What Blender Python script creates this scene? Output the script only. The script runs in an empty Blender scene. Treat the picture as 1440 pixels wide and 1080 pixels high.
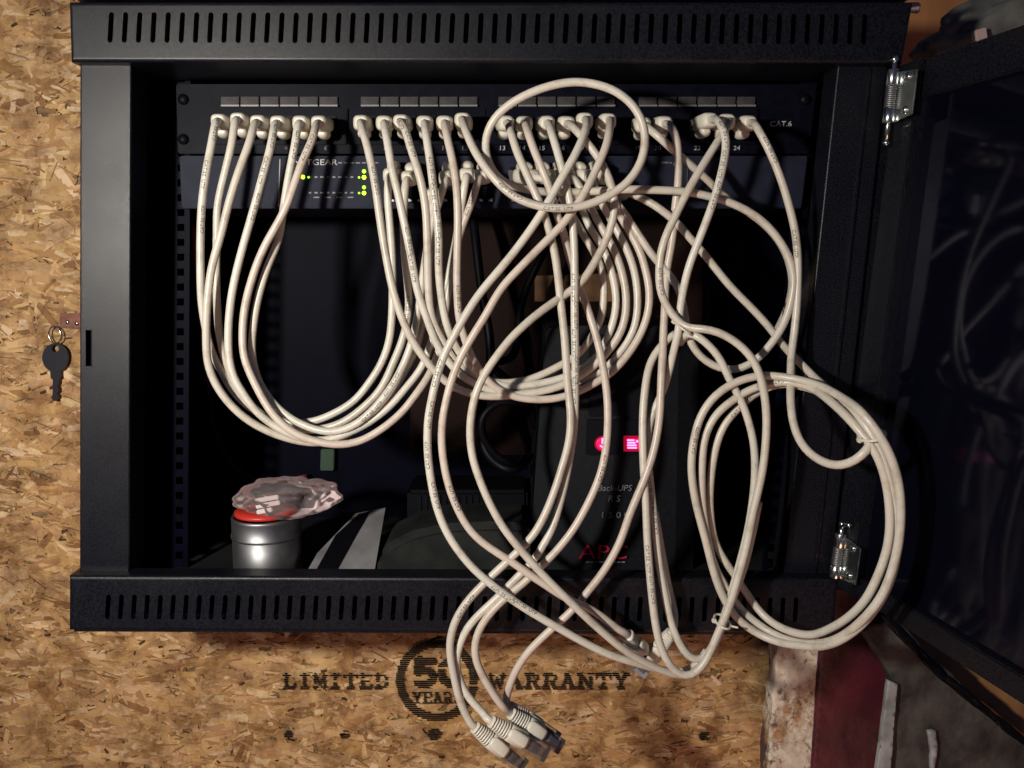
import bpy, bmesh, math, random
from mathutils import Vector, Matrix, noise
random.seed(7)
R = math.radians
# ---------------------------------------------------------------- camera, world, lamp, exposure
S = bpy.context.scene
C = S.collection
TH = R(7.8); DC = 0.66; F = 1247.0
CAM = Vector((0, -DC*math.cos(TH), DC*math.sin(TH)))
cd = bpy.data.cameras.new('camera'); cam = bpy.data.objects.new('camera', cd); C.objects.link(cam)
cd.sensor_width = 36; cd.lens = 36*F/1440; cd.clip_start = 0.01; cd.clip_end = 50
cam.location = CAM; cam.rotation_euler = (R(90)-TH, 0, 0)
S.camera = cam
w = bpy.data.worlds.new('World'); S.world = w; w.use_nodes = True
w.node_tree.nodes['Background'].inputs[0].default_value = (0.30, 0.32, 0.62, 1)
w.node_tree.nodes['Background'].inputs[1].default_value = 0.10
def lamp(name, kind, loc, target, energy, color, size, spot=None, blend=0.6):
    l = bpy.data.lights.new(name, kind); l.energy = energy; l.color = color
    if kind == 'AREA': l.size = size
    else: l.shadow_soft_size = size
    if spot: l.spot_size = R(spot); l.spot_blend = blend
    o = bpy.data.objects.new(name, l); C.objects.link(o); o.location = loc
    o.rotation_euler = (Vector(target)-Vector(loc)).to_track_quat('-Z', 'Y').to_euler()
    return o
lamp('hand_torch', 'SPOT', (-0.43, -0.68, 0.165), (-0.12, 0.0, -0.05), 32, (1.0, 0.94, 0.84), 0.026, 122, 1.0)
lamp('warm_fill', 'AREA', (0.25, -1.0, -1.25), (0, 0.2, -0.3), 4.2, (1.0, 0.48, 0.25), 0.5)  # added warm fill, low in front, to brighten the lower board
S.view_settings.view_transform = 'Standard'; S.view_settings.look = 'None'
S.view_settings.exposure = 0.0; S.view_settings.gamma = 1.0
S.cycles.max_bounces = 8

# ---------------------------------------------------------------- helpers
def P(px, py, Y=0.0):
    "photo pixel (1440x1080) seen on the vertical plane at depth Y"
    dx = (px-720)/F; dv = -(py-540)/F
    d = Vector((dx, math.cos(TH)+dv*math.sin(TH), -math.sin(TH)+dv*math.cos(TH)))
    return CAM + d*((Y-CAM.y)/d.y)
WO = {}
def wo(o): return WO.get(o.name, Vector((0,0,0)))
def link(name, data, parent=None, loc=None):
    o = bpy.data.objects.new(name, data); C.objects.link(o)
    if parent: o.parent = parent
    if loc is not None: o.location = Vector(loc) - (wo(parent) if parent else Vector((0,0,0)))
    WO[o.name] = Vector(loc) if loc is not None else (wo(parent).copy() if parent else Vector((0,0,0)))
    return o
def tag(o, label=None, cat=None, group=None, kind=None):
    if label: o['label'] = label
    if cat: o['category'] = cat
    if group: o['group'] = group
    if kind: o['kind'] = kind
    return o
def thing(name, label, cat, loc, group=None):
    o = link(name, None, None, loc); o.empty_display_size = 0.02
    return tag(o, label, cat, group)
def mesh(name, verts, faces, mat, parent=None, smooth=False, base=None):
    "verts in world space; kept relative to the parent's (or own) base"
    o0 = wo(parent) if parent else (Vector(base) if base is not None else sum((Vector(v) for v in verts), Vector())/len(verts))
    me = bpy.data.meshes.new(name)
    me.from_pydata([tuple(Vector(v)-o0) for v in verts], [], faces); me.update()
    if smooth: me.polygons.foreach_set('use_smooth', [True]*len(me.polygons))
    if mat: me.materials.append(mat)
    o = link(name, me, parent, None if parent else o0)
    return o
class MB:
    def __init__(s): s.v = []; s.f = []
    def add(s, vs, fs):
        n = len(s.v); s.v += [Vector(v) for v in vs]; s.f += [tuple(i+n for i in f) for f in fs]; return s
    def prism(s, pts, Y0, Y1):
        a = [P(x, y, Y0) for x, y in pts]; return s.ext(a, Vector((0, Y1-Y0, 0)))
    def prism_at(s, pts, Yr, Y0, Y1):
        a = [P(x, y, Yr) for x, y in pts]; a = [Vector((p.x, Y0, p.z)) for p in a]; return s.ext(a, Vector((0, Y1-Y0, 0)))
    def ext(s, a, d):
        n = len(a); b = [p+d for p in a]
        nrm = Vector()
        for i in range(n): nrm += (a[i]-a[0]).cross(a[(i+1) % n]-a[0])
        fs = [tuple(range(n)), tuple(range(2*n-1, n-1, -1))] + [(i, n+i, n+(i+1) % n, (i+1) % n) for i in range(n)]
        if nrm.dot(d) > 0: fs = [tuple(reversed(f)) for f in fs]
        return s.add(a+b, fs)
    def box(s, c, sx, sy, sz, M=None):
        M = M or Matrix(); c = Vector(c)
        vs = [c + M @ Vector((x*sx/2, y*sy/2, z*sz/2)) for x in (-1,1) for y in (-1,1) for z in (-1,1)]
        return s.add(vs, [(0,1,3,2),(4,6,7,5),(0,4,5,1),(2,3,7,6),(0,2,6,4),(1,5,7,3)])
    def lathe(s, prof, o, axis=Vector((0,0,1)), n=20, cap=True):
        o = Vector(o); z = axis.normalized(); x = z.orthogonal().normalized(); y = z.cross(x)
        vs = []
        for r, h in prof:
            for i in range(n):
                a = 2*math.pi*i/n; vs.append(o+z*h+(x*math.cos(a)+y*math.sin(a))*r)
        fs = [(j*n+i, j*n+(i+1) % n, (j+1)*n+(i+1) % n, (j+1)*n+i) for j in range(len(prof)-1) for i in range(n)]
        if cap: fs += [tuple(range(n-1, -1, -1)), tuple(range((len(prof)-1)*n, len(prof)*n))]
        return s.add(vs, fs)
    def tube(s, pts, r, n=10, cap=True):
        T, N, B = frames(pts); vs = []
        for p, u, v in zip(pts, N, B):
            for i in range(n):
                a = 2*math.pi*i/n; vs.append(p+(u*math.cos(a)+v*math.sin(a))*r)
        m = len(pts)
        fs = [(j*n+i, j*n+(i+1) % n, (j+1)*n+(i+1) % n, (j+1)*n+i) for j in range(m-1) for i in range(n)]
        if cap: fs += [tuple(range(n-1, -1, -1)), tuple(range((m-1)*n, m*n))]
        return s.add(vs, fs)
    def build(s, name, mat, parent=None, bevel=0, seg=2, smooth=False, base=None):
        o = mesh(name, s.v, s.f, mat, parent, smooth, base)
        if bevel:
            bm = bmesh.new(); bm.from_mesh(o.data)
            bmesh.ops.recalc_face_normals(bm, faces=bm.faces)
            es = [e for e in bm.edges if len(e.link_faces) == 2 and e.calc_face_angle(0) > 0.5]
            bmesh.ops.bevel(bm, geom=es, offset=bevel, segments=seg, affect='EDGES', clamp_overlap=True)
            bm.to_mesh(o.data); bm.free()
        return o
def frames(pts):
    n = len(pts); T = [(pts[min(i+1, n-1)]-pts[max(i-1, 0)]).normalized() for i in range(n)]
    u = T[0].cross(Vector((0,0,1)))
    if u.length < 0.1: u = T[0].cross(Vector((1,0,0)))
    u.normalize(); N = []; B = []
    for i in range(n):
        u = (u-T[i]*u.dot(T[i])).normalized(); N.append(u.copy()); B.append(T[i].cross(u))
    return T, N, B
def spline(cp, step=0.004):
    "centripetal Catmull-Rom through the control points, resampled"
    q = [cp[0]*2-cp[1]]+list(cp)+[cp[-1]*2-cp[-2]]; out = []
    for i in range(1, len(q)-2):
        p0, p1, p2, p3 = q[i-1:i+3]
        t0 = 0; t1 = t0+max((p1-p0).length, 1e-6)**.5; t2 = t1+max((p2-p1).length, 1e-6)**.5; t3 = t2+max((p3-p2).length, 1e-6)**.5
        m = max(2, int((p2-p1).length/step))
        for k in range(m):
            t = t1+(t2-t1)*k/m
            A1 = p0*((t1-t)/(t1-t0))+p1*((t-t0)/(t1-t0)); A2 = p1*((t2-t)/(t2-t1))+p2*((t-t1)/(t2-t1)); A3 = p2*((t3-t)/(t3-t2))+p3*((t-t2)/(t3-t2))
            B1 = A1*((t2-t)/(t2-t0))+A2*((t-t0)/(t2-t0)); B2 = A2*((t3-t)/(t3-t1))+A3*((t-t1)/(t3-t1))
            out.append(B1*((t2-t)/(t2-t1))+B2*((t-t1)/(t2-t1)))
    out.append(cp[-1].copy())
    for _ in range(3):   # soften tracing wobble
        out = [out[0]]+[(out[i-1]+out[i]*2+out[i+1])/4 for i in range(1, len(out)-1)]+[out[-1]]
    return out
def fillY(tr, Y0):
    "(x,y[,Y]) list -> every point with a Y, linear in pixel length"
    L = [0]
    for a, b in zip(tr, tr[1:]): L.append(L[-1]+math.hypot(b[0]-a[0], b[1]-a[1]))
    k = [(L[i], t[2]) for i, t in enumerate(tr) if len(t) > 2]
    if not k or k[0][0] > 0: k = [(0, Y0)]+k
    out = []
    for i, t in enumerate(tr):
        l = L[i]; Yv = k[-1][1]
        for (a, ya), (b, yb) in zip(k, k[1:]):
            if a <= l <= b:
                s_ = (l-a)/max(b-a, 1e-6); s_ = s_*s_*(3-2*s_); Yv = ya+(yb-ya)*s_; break
        out.append((t[0], t[1], Yv))
    return out

# ---------------------------------------------------------------- materials
def mat(name, col, rough=0.5, metal=0.0, spec=0.5, **k):
    m = bpy.data.materials.new(name); m.use_nodes = True
    b = m.node_tree.nodes['Principled BSDF']
    b.inputs['Base Color'].default_value = (*col, 1); b.inputs['Roughness'].default_value = rough
    b.inputs['Metallic'].default_value = metal; b.inputs['Specular IOR Level'].default_value = spec
    for q, v in k.items(): b.inputs[q.replace('_', ' ')].default_value = v
    return m
def nd(m, t, **k):
    n = m.node_tree.nodes.new(t)
    for q, v in k.items():
        if q.startswith('i_'): n.inputs[q[2:].replace('_', ' ')].default_value = v
        else: setattr(n, q, v)
    return n
def ln(m, a, b): m.node_tree.links.new(a, b)
def vary(m, scale, c0, c1, lo=0.35, hi=0.65, detail=6, bump=0, bscale=None, stretch=None, bdist=0.001):
    b = m.node_tree.nodes['Principled BSDF']
    tc = nd(m, 'ShaderNodeTexCoord'); src = tc.outputs['Object']
    if stretch:
        mp = nd(m, 'ShaderNodeMapping'); mp.inputs['Scale'].default_value = stretch; ln(m, src, mp.inputs[0]); src = mp.outputs[0]
    n = nd(m, 'ShaderNodeTexNoise'); n.inputs['Scale'].default_value = scale; n.inputs['Detail'].default_value = detail
    ln(m, src, n.inputs['Vector'])
    r = nd(m, 'ShaderNodeValToRGB'); r.color_ramp.elements[0].position = lo; r.color_ramp.elements[1].position = hi
    r.color_ramp.elements[0].color = (*c0, 1); r.color_ramp.elements[1].color = (*c1, 1)
    ln(m, n.outputs['Fac'], r.inputs[0]); ln(m, r.outputs[0], b.inputs['Base Color'])
    if bump:
        n2 = nd(m, 'ShaderNodeTexNoise'); n2.inputs['Scale'].default_value = bscale or scale; n2.inputs['Detail'].default_value = 3
        ln(m, src, n2.inputs['Vector'])
        bp = nd(m, 'ShaderNodeBump'); bp.inputs['Strength'].default_value = bump; bp.inputs['Distance'].default_value = bdist
        ln(m, n2.outputs['Fac'], bp.inputs['Height']); ln(m, bp.outputs[0], b.inputs['Normal'])
    return m
M_paint = vary(mat('powder_coat', (0.04,0.042,0.05), 0.36, 0, 0.31), 800, (0.0014,0.0015,0.0040), (0.0080,0.0084,0.0125), 0.38, 0.62, 2, 0.30, 2400, bdist=0.0004)
def sheen(m, lo, hi, sc):
    b = m.node_tree.nodes['Principled BSDF']; tc = nd(m, 'ShaderNodeTexCoord'); n = nd(m, 'ShaderNodeTexNoise', i_Scale=sc, i_Detail=10.0, i_Roughness=0.7); ln(m, tc.outputs['Object'], n.inputs['Vector'])
    mr = nd(m, 'ShaderNodeMapRange'); mr.inputs[1].default_value = .3; mr.inputs[2].default_value = .7; mr.inputs[3].default_value = lo; mr.inputs[4].default_value = hi; ln(m, n.outputs['Fac'], mr.inputs[0]); ln(m, mr.outputs[0], b.inputs['Roughness'])
sheen(M_paint, 0.31, 0.42, 22.0)
M_inner = vary(mat('inner_paint', (0.02,0.02,0.03), 0.5, 0, 0.04), 60, (0.0009,0.0010,0.0050), (0.0016,0.0017,0.0075), bump=0.2, bscale=900, bdist=0.0005)
M_panel = vary(mat('panel_black', (0.02,0.02,0.026), 0.45, 0, 0.05), 120, (0.0022,0.0024,0.0062), (0.0042,0.0044,0.0098))
M_switch = vary(mat('switch_blue_grey', (0.05,0.055,0.075), 0.5, 0, 0.06), 90, (0.014,0.016,0.030), (0.019,0.021,0.037), bump=0.15, bscale=900, bdist=0.0004)
M_dark = mat('dark_plastic', (0.003,0.003,0.005), 0.45, 0, 0.10)
M_void = mat('jack_interior', (0.002,0.002,0.003), 0.7, 0, 0.05)
M_lab = vary(mat('label_paper', (0.25,0.24,0.24), 0.5, 0, 0.12), 200, (0.036,0.033,0.036), (0.056,0.052,0.052))
M_lip = mat('label_lip', (0.16,0.155,0.155), 0.4)
M_white = mat('print_white', (0.42,0.42,0.45), 0.5)
M_greyp = mat('print_grey', (0.15,0.15,0.165), 0.5)
M_ink = mat('cable_ink', (0.035,0.035,0.04), 0.6, 0, .2)
M_shield = mat('jack_shield', (0.75,0.74,0.70), 0.22, 1.0)
M_chrome = vary(mat('zinc_plate', (0.7,0.72,0.7), 0.2, 1.0), 120, (0.50,0.53,0.51), (0.72,0.75,0.72))
M_steel = vary(mat('brushed_tin', (0.5,0.5,0.52), 0.48, 1.0), 40, (0.22,0.22,0.235), (0.34,0.34,0.35))
M_boot = vary(mat('boot_vinyl', (0.7,0.66,0.55), 0.42, 0, 0.5), 90, (0.62,0.58,0.49), (0.70,0.66,0.57))
M_green = mat('green_led', (0.05,0.3,0.02), 0.4, Emission_Color=(0.28,1.0,0.02,1), Emission_Strength=4.0)
M_yel = mat('yellow_led', (0.3,0.3,0.02), 0.4, Emission_Color=(0.75,1.0,0.02,1), Emission_Strength=5.0)
M_red = mat('red_led', (0.3,0.0,0.02), 0.4, Emission_Color=(1.0,0.012,0.14,1), Emission_Strength=1.0)
M_pink = mat('pink_led', (0.4,0.05,0.3), 0.4, Emission_Color=(1.0,0.20,0.62,1), Emission_Strength=3.4)
M_halo = mat('red_halo', (0.2,0.0,0.01), 0.3, Emission_Color=(1.0,0.01,0.06,1), Emission_Strength=0.30)  # weak emission painting the glow around the lit indicators
M_key = mat('blackened_key', (0.012,0.012,0.018), 0.5, 0.3)
M_ups = vary(mat('ups_plastic', (0.05,0.052,0.058), 0.55, 0, 0.08), 300, (0.008,0.0084,0.011), (0.0112,0.0116,0.0145), bump=0.2, bscale=1200, bdist=0.0004)
M_ups2 = mat('ups_inset', (0.005,0.005,0.008), 0.5, 0, 0.08)
M_logo = mat('logo_red', (0.50,0.012,0.05), 0.5)
M_redwire = mat('red_wire', (0.07,0.008,0.006), 0.5, 0, .2)
M_tie = mat('tie_nylon', (0.62,0.58,0.48), 0.35)
M_redtape = mat('red_plastic', (0.50,0.03,0.02), 0.4)
M_paper = vary(mat('leaflet_paper', (0.45,0.44,0.45), 0.5), 30, (0.12,0.117,0.125), (0.21,0.205,0.21))
M_leather = vary(mat('red_brown_tab', (0.22,0.08,0.045), 0.6), 150, (0.16,0.055,0.03), (0.28,0.10,0.06), bump=0.4)
def jacket_mat(name, c0, c1):
    m = mat(name, c0, 0.34, 0, 0.5)
    vary(m, 14, c0, c1, 0.3, 0.7, 5, 0.08, 160, bdist=0.0006)
    b = m.node_tree.nodes['Principled BSDF']; src = b.inputs['Base Color'].links[0].from_socket
    tc = nd(m, 'ShaderNodeTexCoord'); n = nd(m, 'ShaderNodeTexNoise', i_Scale=75.0, i_Detail=8.0, i_Roughness=0.7); ln(m, tc.outputs['Object'], n.inputs['Vector'])
    r = nd(m, 'ShaderNodeValToRGB'); r.color_ramp.elements[0].position = 0.33; r.color_ramp.elements[0].color = (0.72,0.68,0.62,1); r.color_ramp.elements[1].position = 0.50; r.color_ramp.elements[1].color = (1,1,1,1)
    ln(m, n.outputs['Fac'], r.inputs[0]); mx = nd(m, 'ShaderNodeMixRGB', blend_type='MULTIPLY'); mx.inputs[0].default_value = 0.8; ln(m, src, mx.inputs[1]); ln(m, r.outputs[0], mx.inputs[2]); ln(m, mx.outputs[0], b.inputs['Base Color'])
    mr = nd(m, 'ShaderNodeMapRange'); mr.inputs[3].default_value = 0.24; mr.inputs[4].default_value = 0.50; ln(m, n.outputs['Fac'], mr.inputs[0]); ln(m, mr.outputs[0], b.inputs['Roughness'])
    return m
M_jack = [jacket_mat('beige_jacket', (0.53,0.48,0.405), (0.62,0.57,0.495)), jacket_mat('cream_jacket', (0.57,0.535,0.465), (0.66,0.625,0.55)),
          jacket_mat('warm_jacket', (0.54,0.46,0.395), (0.62,0.54,0.47))]
def clear_mat(name, col, tr, rough=0.1, add=0.16):
    m = bpy.data.materials.new(name); m.use_nodes = True; nt = m.node_tree; nt.nodes.clear()
    o = nd(m, 'ShaderNodeOutputMaterial'); mx = nd(m, 'ShaderNodeMixShader'); t = nd(m, 'ShaderNodeBsdfTransparent'); g = nd(m, 'ShaderNodeBsdfPrincipled')
    t.inputs[0].default_value = (*tr, 1); g.inputs['Base Color'].default_value = (*col, 1); g.inputs['Roughness'].default_value = rough
    fr = nd(m, 'ShaderNodeFresnel'); fr.inputs[0].default_value = 1.5
    ma = nd(m, 'ShaderNodeMath', operation='ADD'); ma.inputs[1].default_value = add; ln(m, fr.outputs[0], ma.inputs[0])
    ln(m, ma.outputs[0], mx.inputs[0]); ln(m, t.outputs[0], mx.inputs[1]); ln(m, g.outputs[0], mx.inputs[2]); ln(m, mx.outputs[0], o.inputs[0])
    return m
M_clear = clear_mat('clear_polycarbonate', (0.62,0.62,0.64), (0.84,0.84,0.86), 0.06, 0.05)
M_film = clear_mat('plastic_film', (0.85,0.76,0.76), (0.92,0.86,0.86), 0.16, 0.04)
def glass_mat():
    m = bpy.data.materials.new('smoked_glass'); m.use_nodes = True; nt = m.node_tree; nt.nodes.clear()
    o = nd(m, 'ShaderNodeOutputMaterial'); mx = nd(m, 'ShaderNodeMixShader'); t = nd(m, 'ShaderNodeBsdfTransparent'); g = nd(m, 'ShaderNodeBsdfGlossy')
    d = nd(m, 'ShaderNodeBsdfDiffuse'); d.inputs[0].default_value = (0.0034,0.0034,0.0105,1); mb_ = nd(m, 'ShaderNodeMixShader'); mb_.inputs[0].default_value = 0.5
    t.inputs[0].default_value = (0.16,0.14,0.20,1); g.inputs[0].default_value = (0.80,0.85,1.0,1)
    tc = nd(m, 'ShaderNodeTexCoord'); n = nd(m, 'ShaderNodeTexNoise', i_Scale=9.0, i_Detail=9.0); ln(m, tc.outputs['Object'], n.inputs['Vector'])
    mr = nd(m, 'ShaderNodeMapRange'); mr.inputs[3].default_value = 0.02; mr.inputs[4].default_value = 0.14; ln(m, n.outputs['Fac'], mr.inputs[0]); ln(m, mr.outputs[0], g.inputs['Roughness'])
    fr = nd(m, 'ShaderNodeFresnel'); fr.inputs[0].default_value = 1.45; mu = nd(m, 'ShaderNodeMath', operation='MULTIPLY'); mu.inputs[1].default_value = 0.85; ln(m, fr.outputs[0], mu.inputs[0])
    ln(m, t.outputs[0], mb_.inputs[1]); ln(m, d.outputs[0], mb_.inputs[2])
    ln(m, mu.outputs[0], mx.inputs[0]); ln(m, mb_.outputs[0], mx.inputs[1]); ln(m, g.outputs[0], mx.inputs[2]); ln(m, mx.outputs[0], o.inputs[0])
    return m
M_glass = glass_mat()
def strand_mat():
    m = mat('wood_strand', (0.4,0.26,0.12), 0.6, 0, 0.3); b = m.node_tree.nodes['Principled BSDF']
    at = nd(m, 'ShaderNodeVertexColor', layer_name='strand_colour'); uv = nd(m, 'ShaderNodeUVMap', uv_map='grain')
    mp = nd(m, 'ShaderNodeMapping'); mp.inputs['Scale'].default_value = (90, 800, 1); ln(m, uv.outputs[0], mp.inputs[0])
    n = nd(m, 'ShaderNodeTexNoise', i_Scale=1.0, i_Detail=6.0, i_Roughness=0.65); ln(m, mp.outputs[0], n.inputs['Vector'])
    r = nd(m, 'ShaderNodeValToRGB'); r.color_ramp.elements[0].position = 0.32; r.color_ramp.elements[0].color = (0.50,0.42,0.34,1)
    r.color_ramp.elements[1].position = 0.60; r.color_ramp.elements[1].color = (1.12,1.10,1.05,1); ln(m, n.outputs['Fac'], r.inputs[0])
    mx = nd(m, 'ShaderNodeMixRGB', blend_type='MULTIPLY'); mx.inputs[0].default_value = 1; ln(m, at.outputs[0], mx.inputs[1]); ln(m, r.outputs[0], mx.inputs[2])
    tc = nd(m, 'ShaderNodeTexCoord')   # weathering: coarse stains and fine speckle across strands
    n3 = nd(m, 'ShaderNodeTexNoise', i_Scale=34.0, i_Detail=9.0, i_Roughness=0.72); ln(m, tc.outputs['Object'], n3.inputs['Vector'])
    r3 = nd(m, 'ShaderNodeValToRGB'); r3.color_ramp.elements[0].position = 0.37; r3.color_ramp.elements[0].color = (0.42,0.33,0.26,1)
    r3.color_ramp.elements[1].position = 0.56; r3.color_ramp.elements[1].color = (1.06,1.05,1.02,1); ln(m, n3.outputs['Fac'], r3.inputs[0])
    m2 = nd(m, 'ShaderNodeMixRGB', blend_type='MULTIPLY'); m2.inputs[0].default_value = 0.85; ln(m, mx.outputs[0], m2.inputs[1]); ln(m, r3.outputs[0], m2.inputs[2])
    ln(m, m2.outputs[0], b.inputs['Base Color'])
    bp = nd(m, 'ShaderNodeBump', i_Strength=0.5, i_Distance=0.0006); ln(m, n.outputs['Fac'], bp.inputs['Height']); ln(m, bp.outputs[0], b.inputs['Normal'])
    return m
M_strand = strand_mat()
M_board = vary(mat('board_core', (0.25,0.15,0.07), 0.8), 120, (0.14,0.08,0.035), (0.30,0.19,0.09), bump=0.5, stretch=(1,1,3))
M_brown = vary(mat('brown_board', (0.20,0.085,0.03), 0.6), 20, (0.20,0.085,0.03), (0.36,0.16,0.06), stretch=(1,1,0.2), bump=0.2)
M_stamp = mat('stamp_ink', (0.010,0.008,0.007), 0.8, 0, 0.08)

# ---------------------------------------------------------------- OSB wall
YW = 0.22
def osb_wall():
    a = P(-60, 1130, YW); b = P(1500, -60, YW)
    xe = P(1085, 1000, YW).x+0.03
    x0, x1, z0, z1 = -0.78, xe, a.z-0.05, b.z+0.06
    wall = MB().box(((x0+x1)/2, YW+0.0065, (z0+z1)/2), x1-x0, 0.011, z1-z0).build('wall', M_board)
    tag(wall, 'wall of oriented strand board behind the cabinet', None, None, 'structure')
    V = []; Fc = []; cols = []; uvs = []
    pal = [((0.65,0.43,0.22), 6), ((0.72,0.50,0.28), 5), ((0.57,0.36,0.175), 5), ((0.48,0.275,0.125), 3.0), ((0.36,0.19,0.08), 1.4), ((0.61,0.38,0.19), 4), ((0.82,0.62,0.40), 2.8)]
    def flake(cx, cz, L, W, ang, col, top):
        n = random.randint(3, 5); ca, sa = math.cos(ang), math.sin(ang); pts = []
        for i in range(n): pts.append((-L/2+L*i/(n-1)+random.uniform(-.03,.03)*L, -W/2*random.uniform(.65,1.1)))
        pts.append((L/2+random.uniform(-.02,.10)*L, random.uniform(-.2,.2)*W))
        for i in range(n): pts.append((L/2-L*i/(n-1)+random.uniform(-.03,.03)*L, W/2*random.uniform(.65,1.1)))
        pts.append((-L/2-random.uniform(-.02,.10)*L, random.uniform(-.2,.2)*W))
        tx, tz = random.uniform(-.010,.010), random.uniform(-.05,.05)
        uo = (random.uniform(0, 50), random.uniform(0, 50)); k = len(V); m = len(pts)
        for d in (0, 1):
            for u, v in pts:
                V.append((cx+u*ca-v*sa, YW-top+u*tx+v*tz+d*0.0008, cz+u*sa+v*ca))
        Fc.append(tuple(range(k, k+m))); us = [(uo[0]+u, uo[1]+v) for u, v in pts]; uvs.extend(us); cols.extend([col]*m)
        for i in range(m):
            j = (i+1) % m; Fc.append((k+i, k+m+i, k+m+j, k+j)); uvs.extend([us[i], us[i], us[j], us[j]]); cols.extend([col]*4)
    wts = [p[1] for p in pal]
    area = (x1-x0)*(z1-z0)
    for i in range(46000):
        cx = random.uniform(x0, x1); cz = random.uniform(z0, z1); big = random.random()
        L = random.uniform(.020, .046) if big < .18 else random.uniform(.005, .022)
        W = L*random.uniform(.12, .32) if big < .18 else L*random.uniform(.12,.42)
        ang = random.gauss(0, .34) if random.random() < .80 else random.uniform(-1.57, 1.57)
        c = random.choices(pal, wts)[0][0]; s_ = random.uniform(.84, 1.12)
        flake(cx, cz, L, W, ang, (min(1,c[0]*s_), min(1,c[1]*s_), min(1,c[2]*s_*random.uniform(.85,1.12)), 1), random.uniform(.0003, .0017))
    for i in range(700):      # dark bark flecks and gaps
        L = random.uniform(.0015, .007); flake(random.uniform(x0,x1), random.uniform(z0,z1), L, L*random.uniform(.15,.6), random.gauss(0,.6), (.09,.045,.022,1), .0019)
    for i in range(3800):     # slender splinters
        L = random.uniform(.004, .020); s_ = random.choice([.55,.65,.8,1.2,1.3,1.4]); flake(random.uniform(x0,x1), random.uniform(z0,z1), L, random.uniform(.0005,.0018), random.gauss(0,.45), (.55*s_,.34*s_,.165*s_,1), .0020)
    me = bpy.data.meshes.new('wood_strand'); o0 = wo(wall)
    me.from_pydata([(v[0]-o0.x, v[1]-o0.y, v[2]-o0.z) for v in V], [], Fc); me.update()
    ul = me.uv_layers.new(name='grain'); ca = me.color_attributes.new('strand_colour', 'FLOAT_COLOR', 'CORNER')
    ul.data.foreach_set('uv', [q for t in uvs for q in t]); ca.data.foreach_set('color', [q for t in cols for q in t])
    me.materials.append(M_strand)
    tag(link('wood_strand', me, wall), None, None, None, 'stuff')
    return wall
wall = osb_wall()

# stamped ink on the board: letters laid down in ink-jet rows
def seg_d(p, a, b):
    ax, ay = a; bx, by = b; px, py = p; dx, dy = bx-ax, by-ay; l = dx*dx+dy*dy
    t = 0 if l == 0 else max(0, min(1, ((px-ax)*dx+(py-ay)*dy)/l))
    return abs(px-ax-t*dx)+0 if False else math.hypot(px-ax-t*dx, py-ay-t*dy)
GL = {  # strokes on a unit cell (y down), serifs as short bars
 'L': [[(.3,0),(.3,1)],[(.12,0),(.52,0)],[(.12,1),(.88,1)],[(.88,1),(.88,.72)]],
 'I': [[(.5,0),(.5,1)],[(.25,0),(.75,0)],[(.25,1),(.75,1)]],
 'M': [[(.18,0),(.18,1)],[(.82,0),(.82,1)],[(.18,0),(.5,.75)],[(.5,.75),(.82,0)],[(.02,0),(.22,0)],[(.78,0),(.98,0)],[(.02,1),(.36,1)],[(.64,1),(.98,1)]],
 'T': [[(.5,0),(.5,1)],[(.08,0),(.92,0)],[(.08,0),(.08,.26)],[(.92,0),(.92,.26)],[(.3,1),(.7,1)]],
 'E': [[(.28,0),(.28,1)],[(.1,0),(.86,0)],[(.86,0),(.86,.24)],[(.28,.5),(.64,.5)],[(.1,1),(.88,1)],[(.88,1),(.88,.74)]],
 'D': [[(.26,0),(.26,1)],[(.1,0),(.55,0)],[(.1,1),(.55,1)],[(.55,0),(.82,.2)],[(.82,.2),(.88,.5)],[(.88,.5),(.82,.8)],[(.82,.8),(.55,1)]],
 'W': [[(.12,0),(.3,1)],[(.3,1),(.5,.3)],[(.5,.3),(.7,1)],[(.7,1),(.88,0)],[(0,0),(.28,0)],[(.72,0),(1,0)]],
 'A': [[(.2,1),(.5,0)],[(.5,0),(.8,1)],[(.32,.66),(.68,.66)],[(.04,1),(.36,1)],[(.64,1),(.96,1)],[(.36,0),(.54,0)]],
 'R': [[(.26,0),(.26,1)],[(.1,0),(.6,0)],[(.6,0),(.82,.14)],[(.82,.14),(.82,.36)],[(.82,.36),(.6,.52)],[(.26,.52),(.6,.52)],[(.58,.52),(.8,1)],[(.08,1),(.44,1)],[(.72,1),(.98,1)]],
 'N': [[(.2,0),(.2,1)],[(.8,0),(.8,1)],[(.2,0),(.8,1)],[(.02,0),(.24,0)],[(.64,0),(.98,0)],[(.02,1),(.38,1)]],
 'Y': [[(.18,0),(.5,.52)],[(.82,0),(.5,.52)],[(.5,.52),(.5,1)],[(.02,0),(.36,0)],[(.64,0),(.98,0)],[(.3,1),(.7,1)]],
 'S': [[(.8,.25),(.7,.04)],[(.7,.04),(.3,.04)],[(.3,.04),(.16,.24)],[(.16,.24),(.3,.45)],[(.3,.45),(.7,.55)],[(.7,.55),(.86,.76)],[(.86,.76),(.7,.97)],[(.7,.97),(.28,.97)],[(.28,.97),(.14,.74)],[(.8,.0),(.8,.25)]],
 '5': [[(.84,.06),(.22,.06)],[(.22,.06),(.2,.44)],[(.2,.44),(.6,.40)],[(.6,.40),(.84,.58)],[(.84,.58),(.82,.80)],[(.82,.80),(.55,.95)],[(.55,.95),(.14,.92)]],
 '0': [[(.5,.04),(.2,.24)],[(.2,.24),(.16,.5)],[(.16,.5),(.2,.76)],[(.2,.76),(.5,.96)],[(.5,.96),(.8,.76)],[(.8,.76),(.84,.5)],[(.84,.5),(.8,.24)],[(.8,.24),(.5,.04)]],
}
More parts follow.
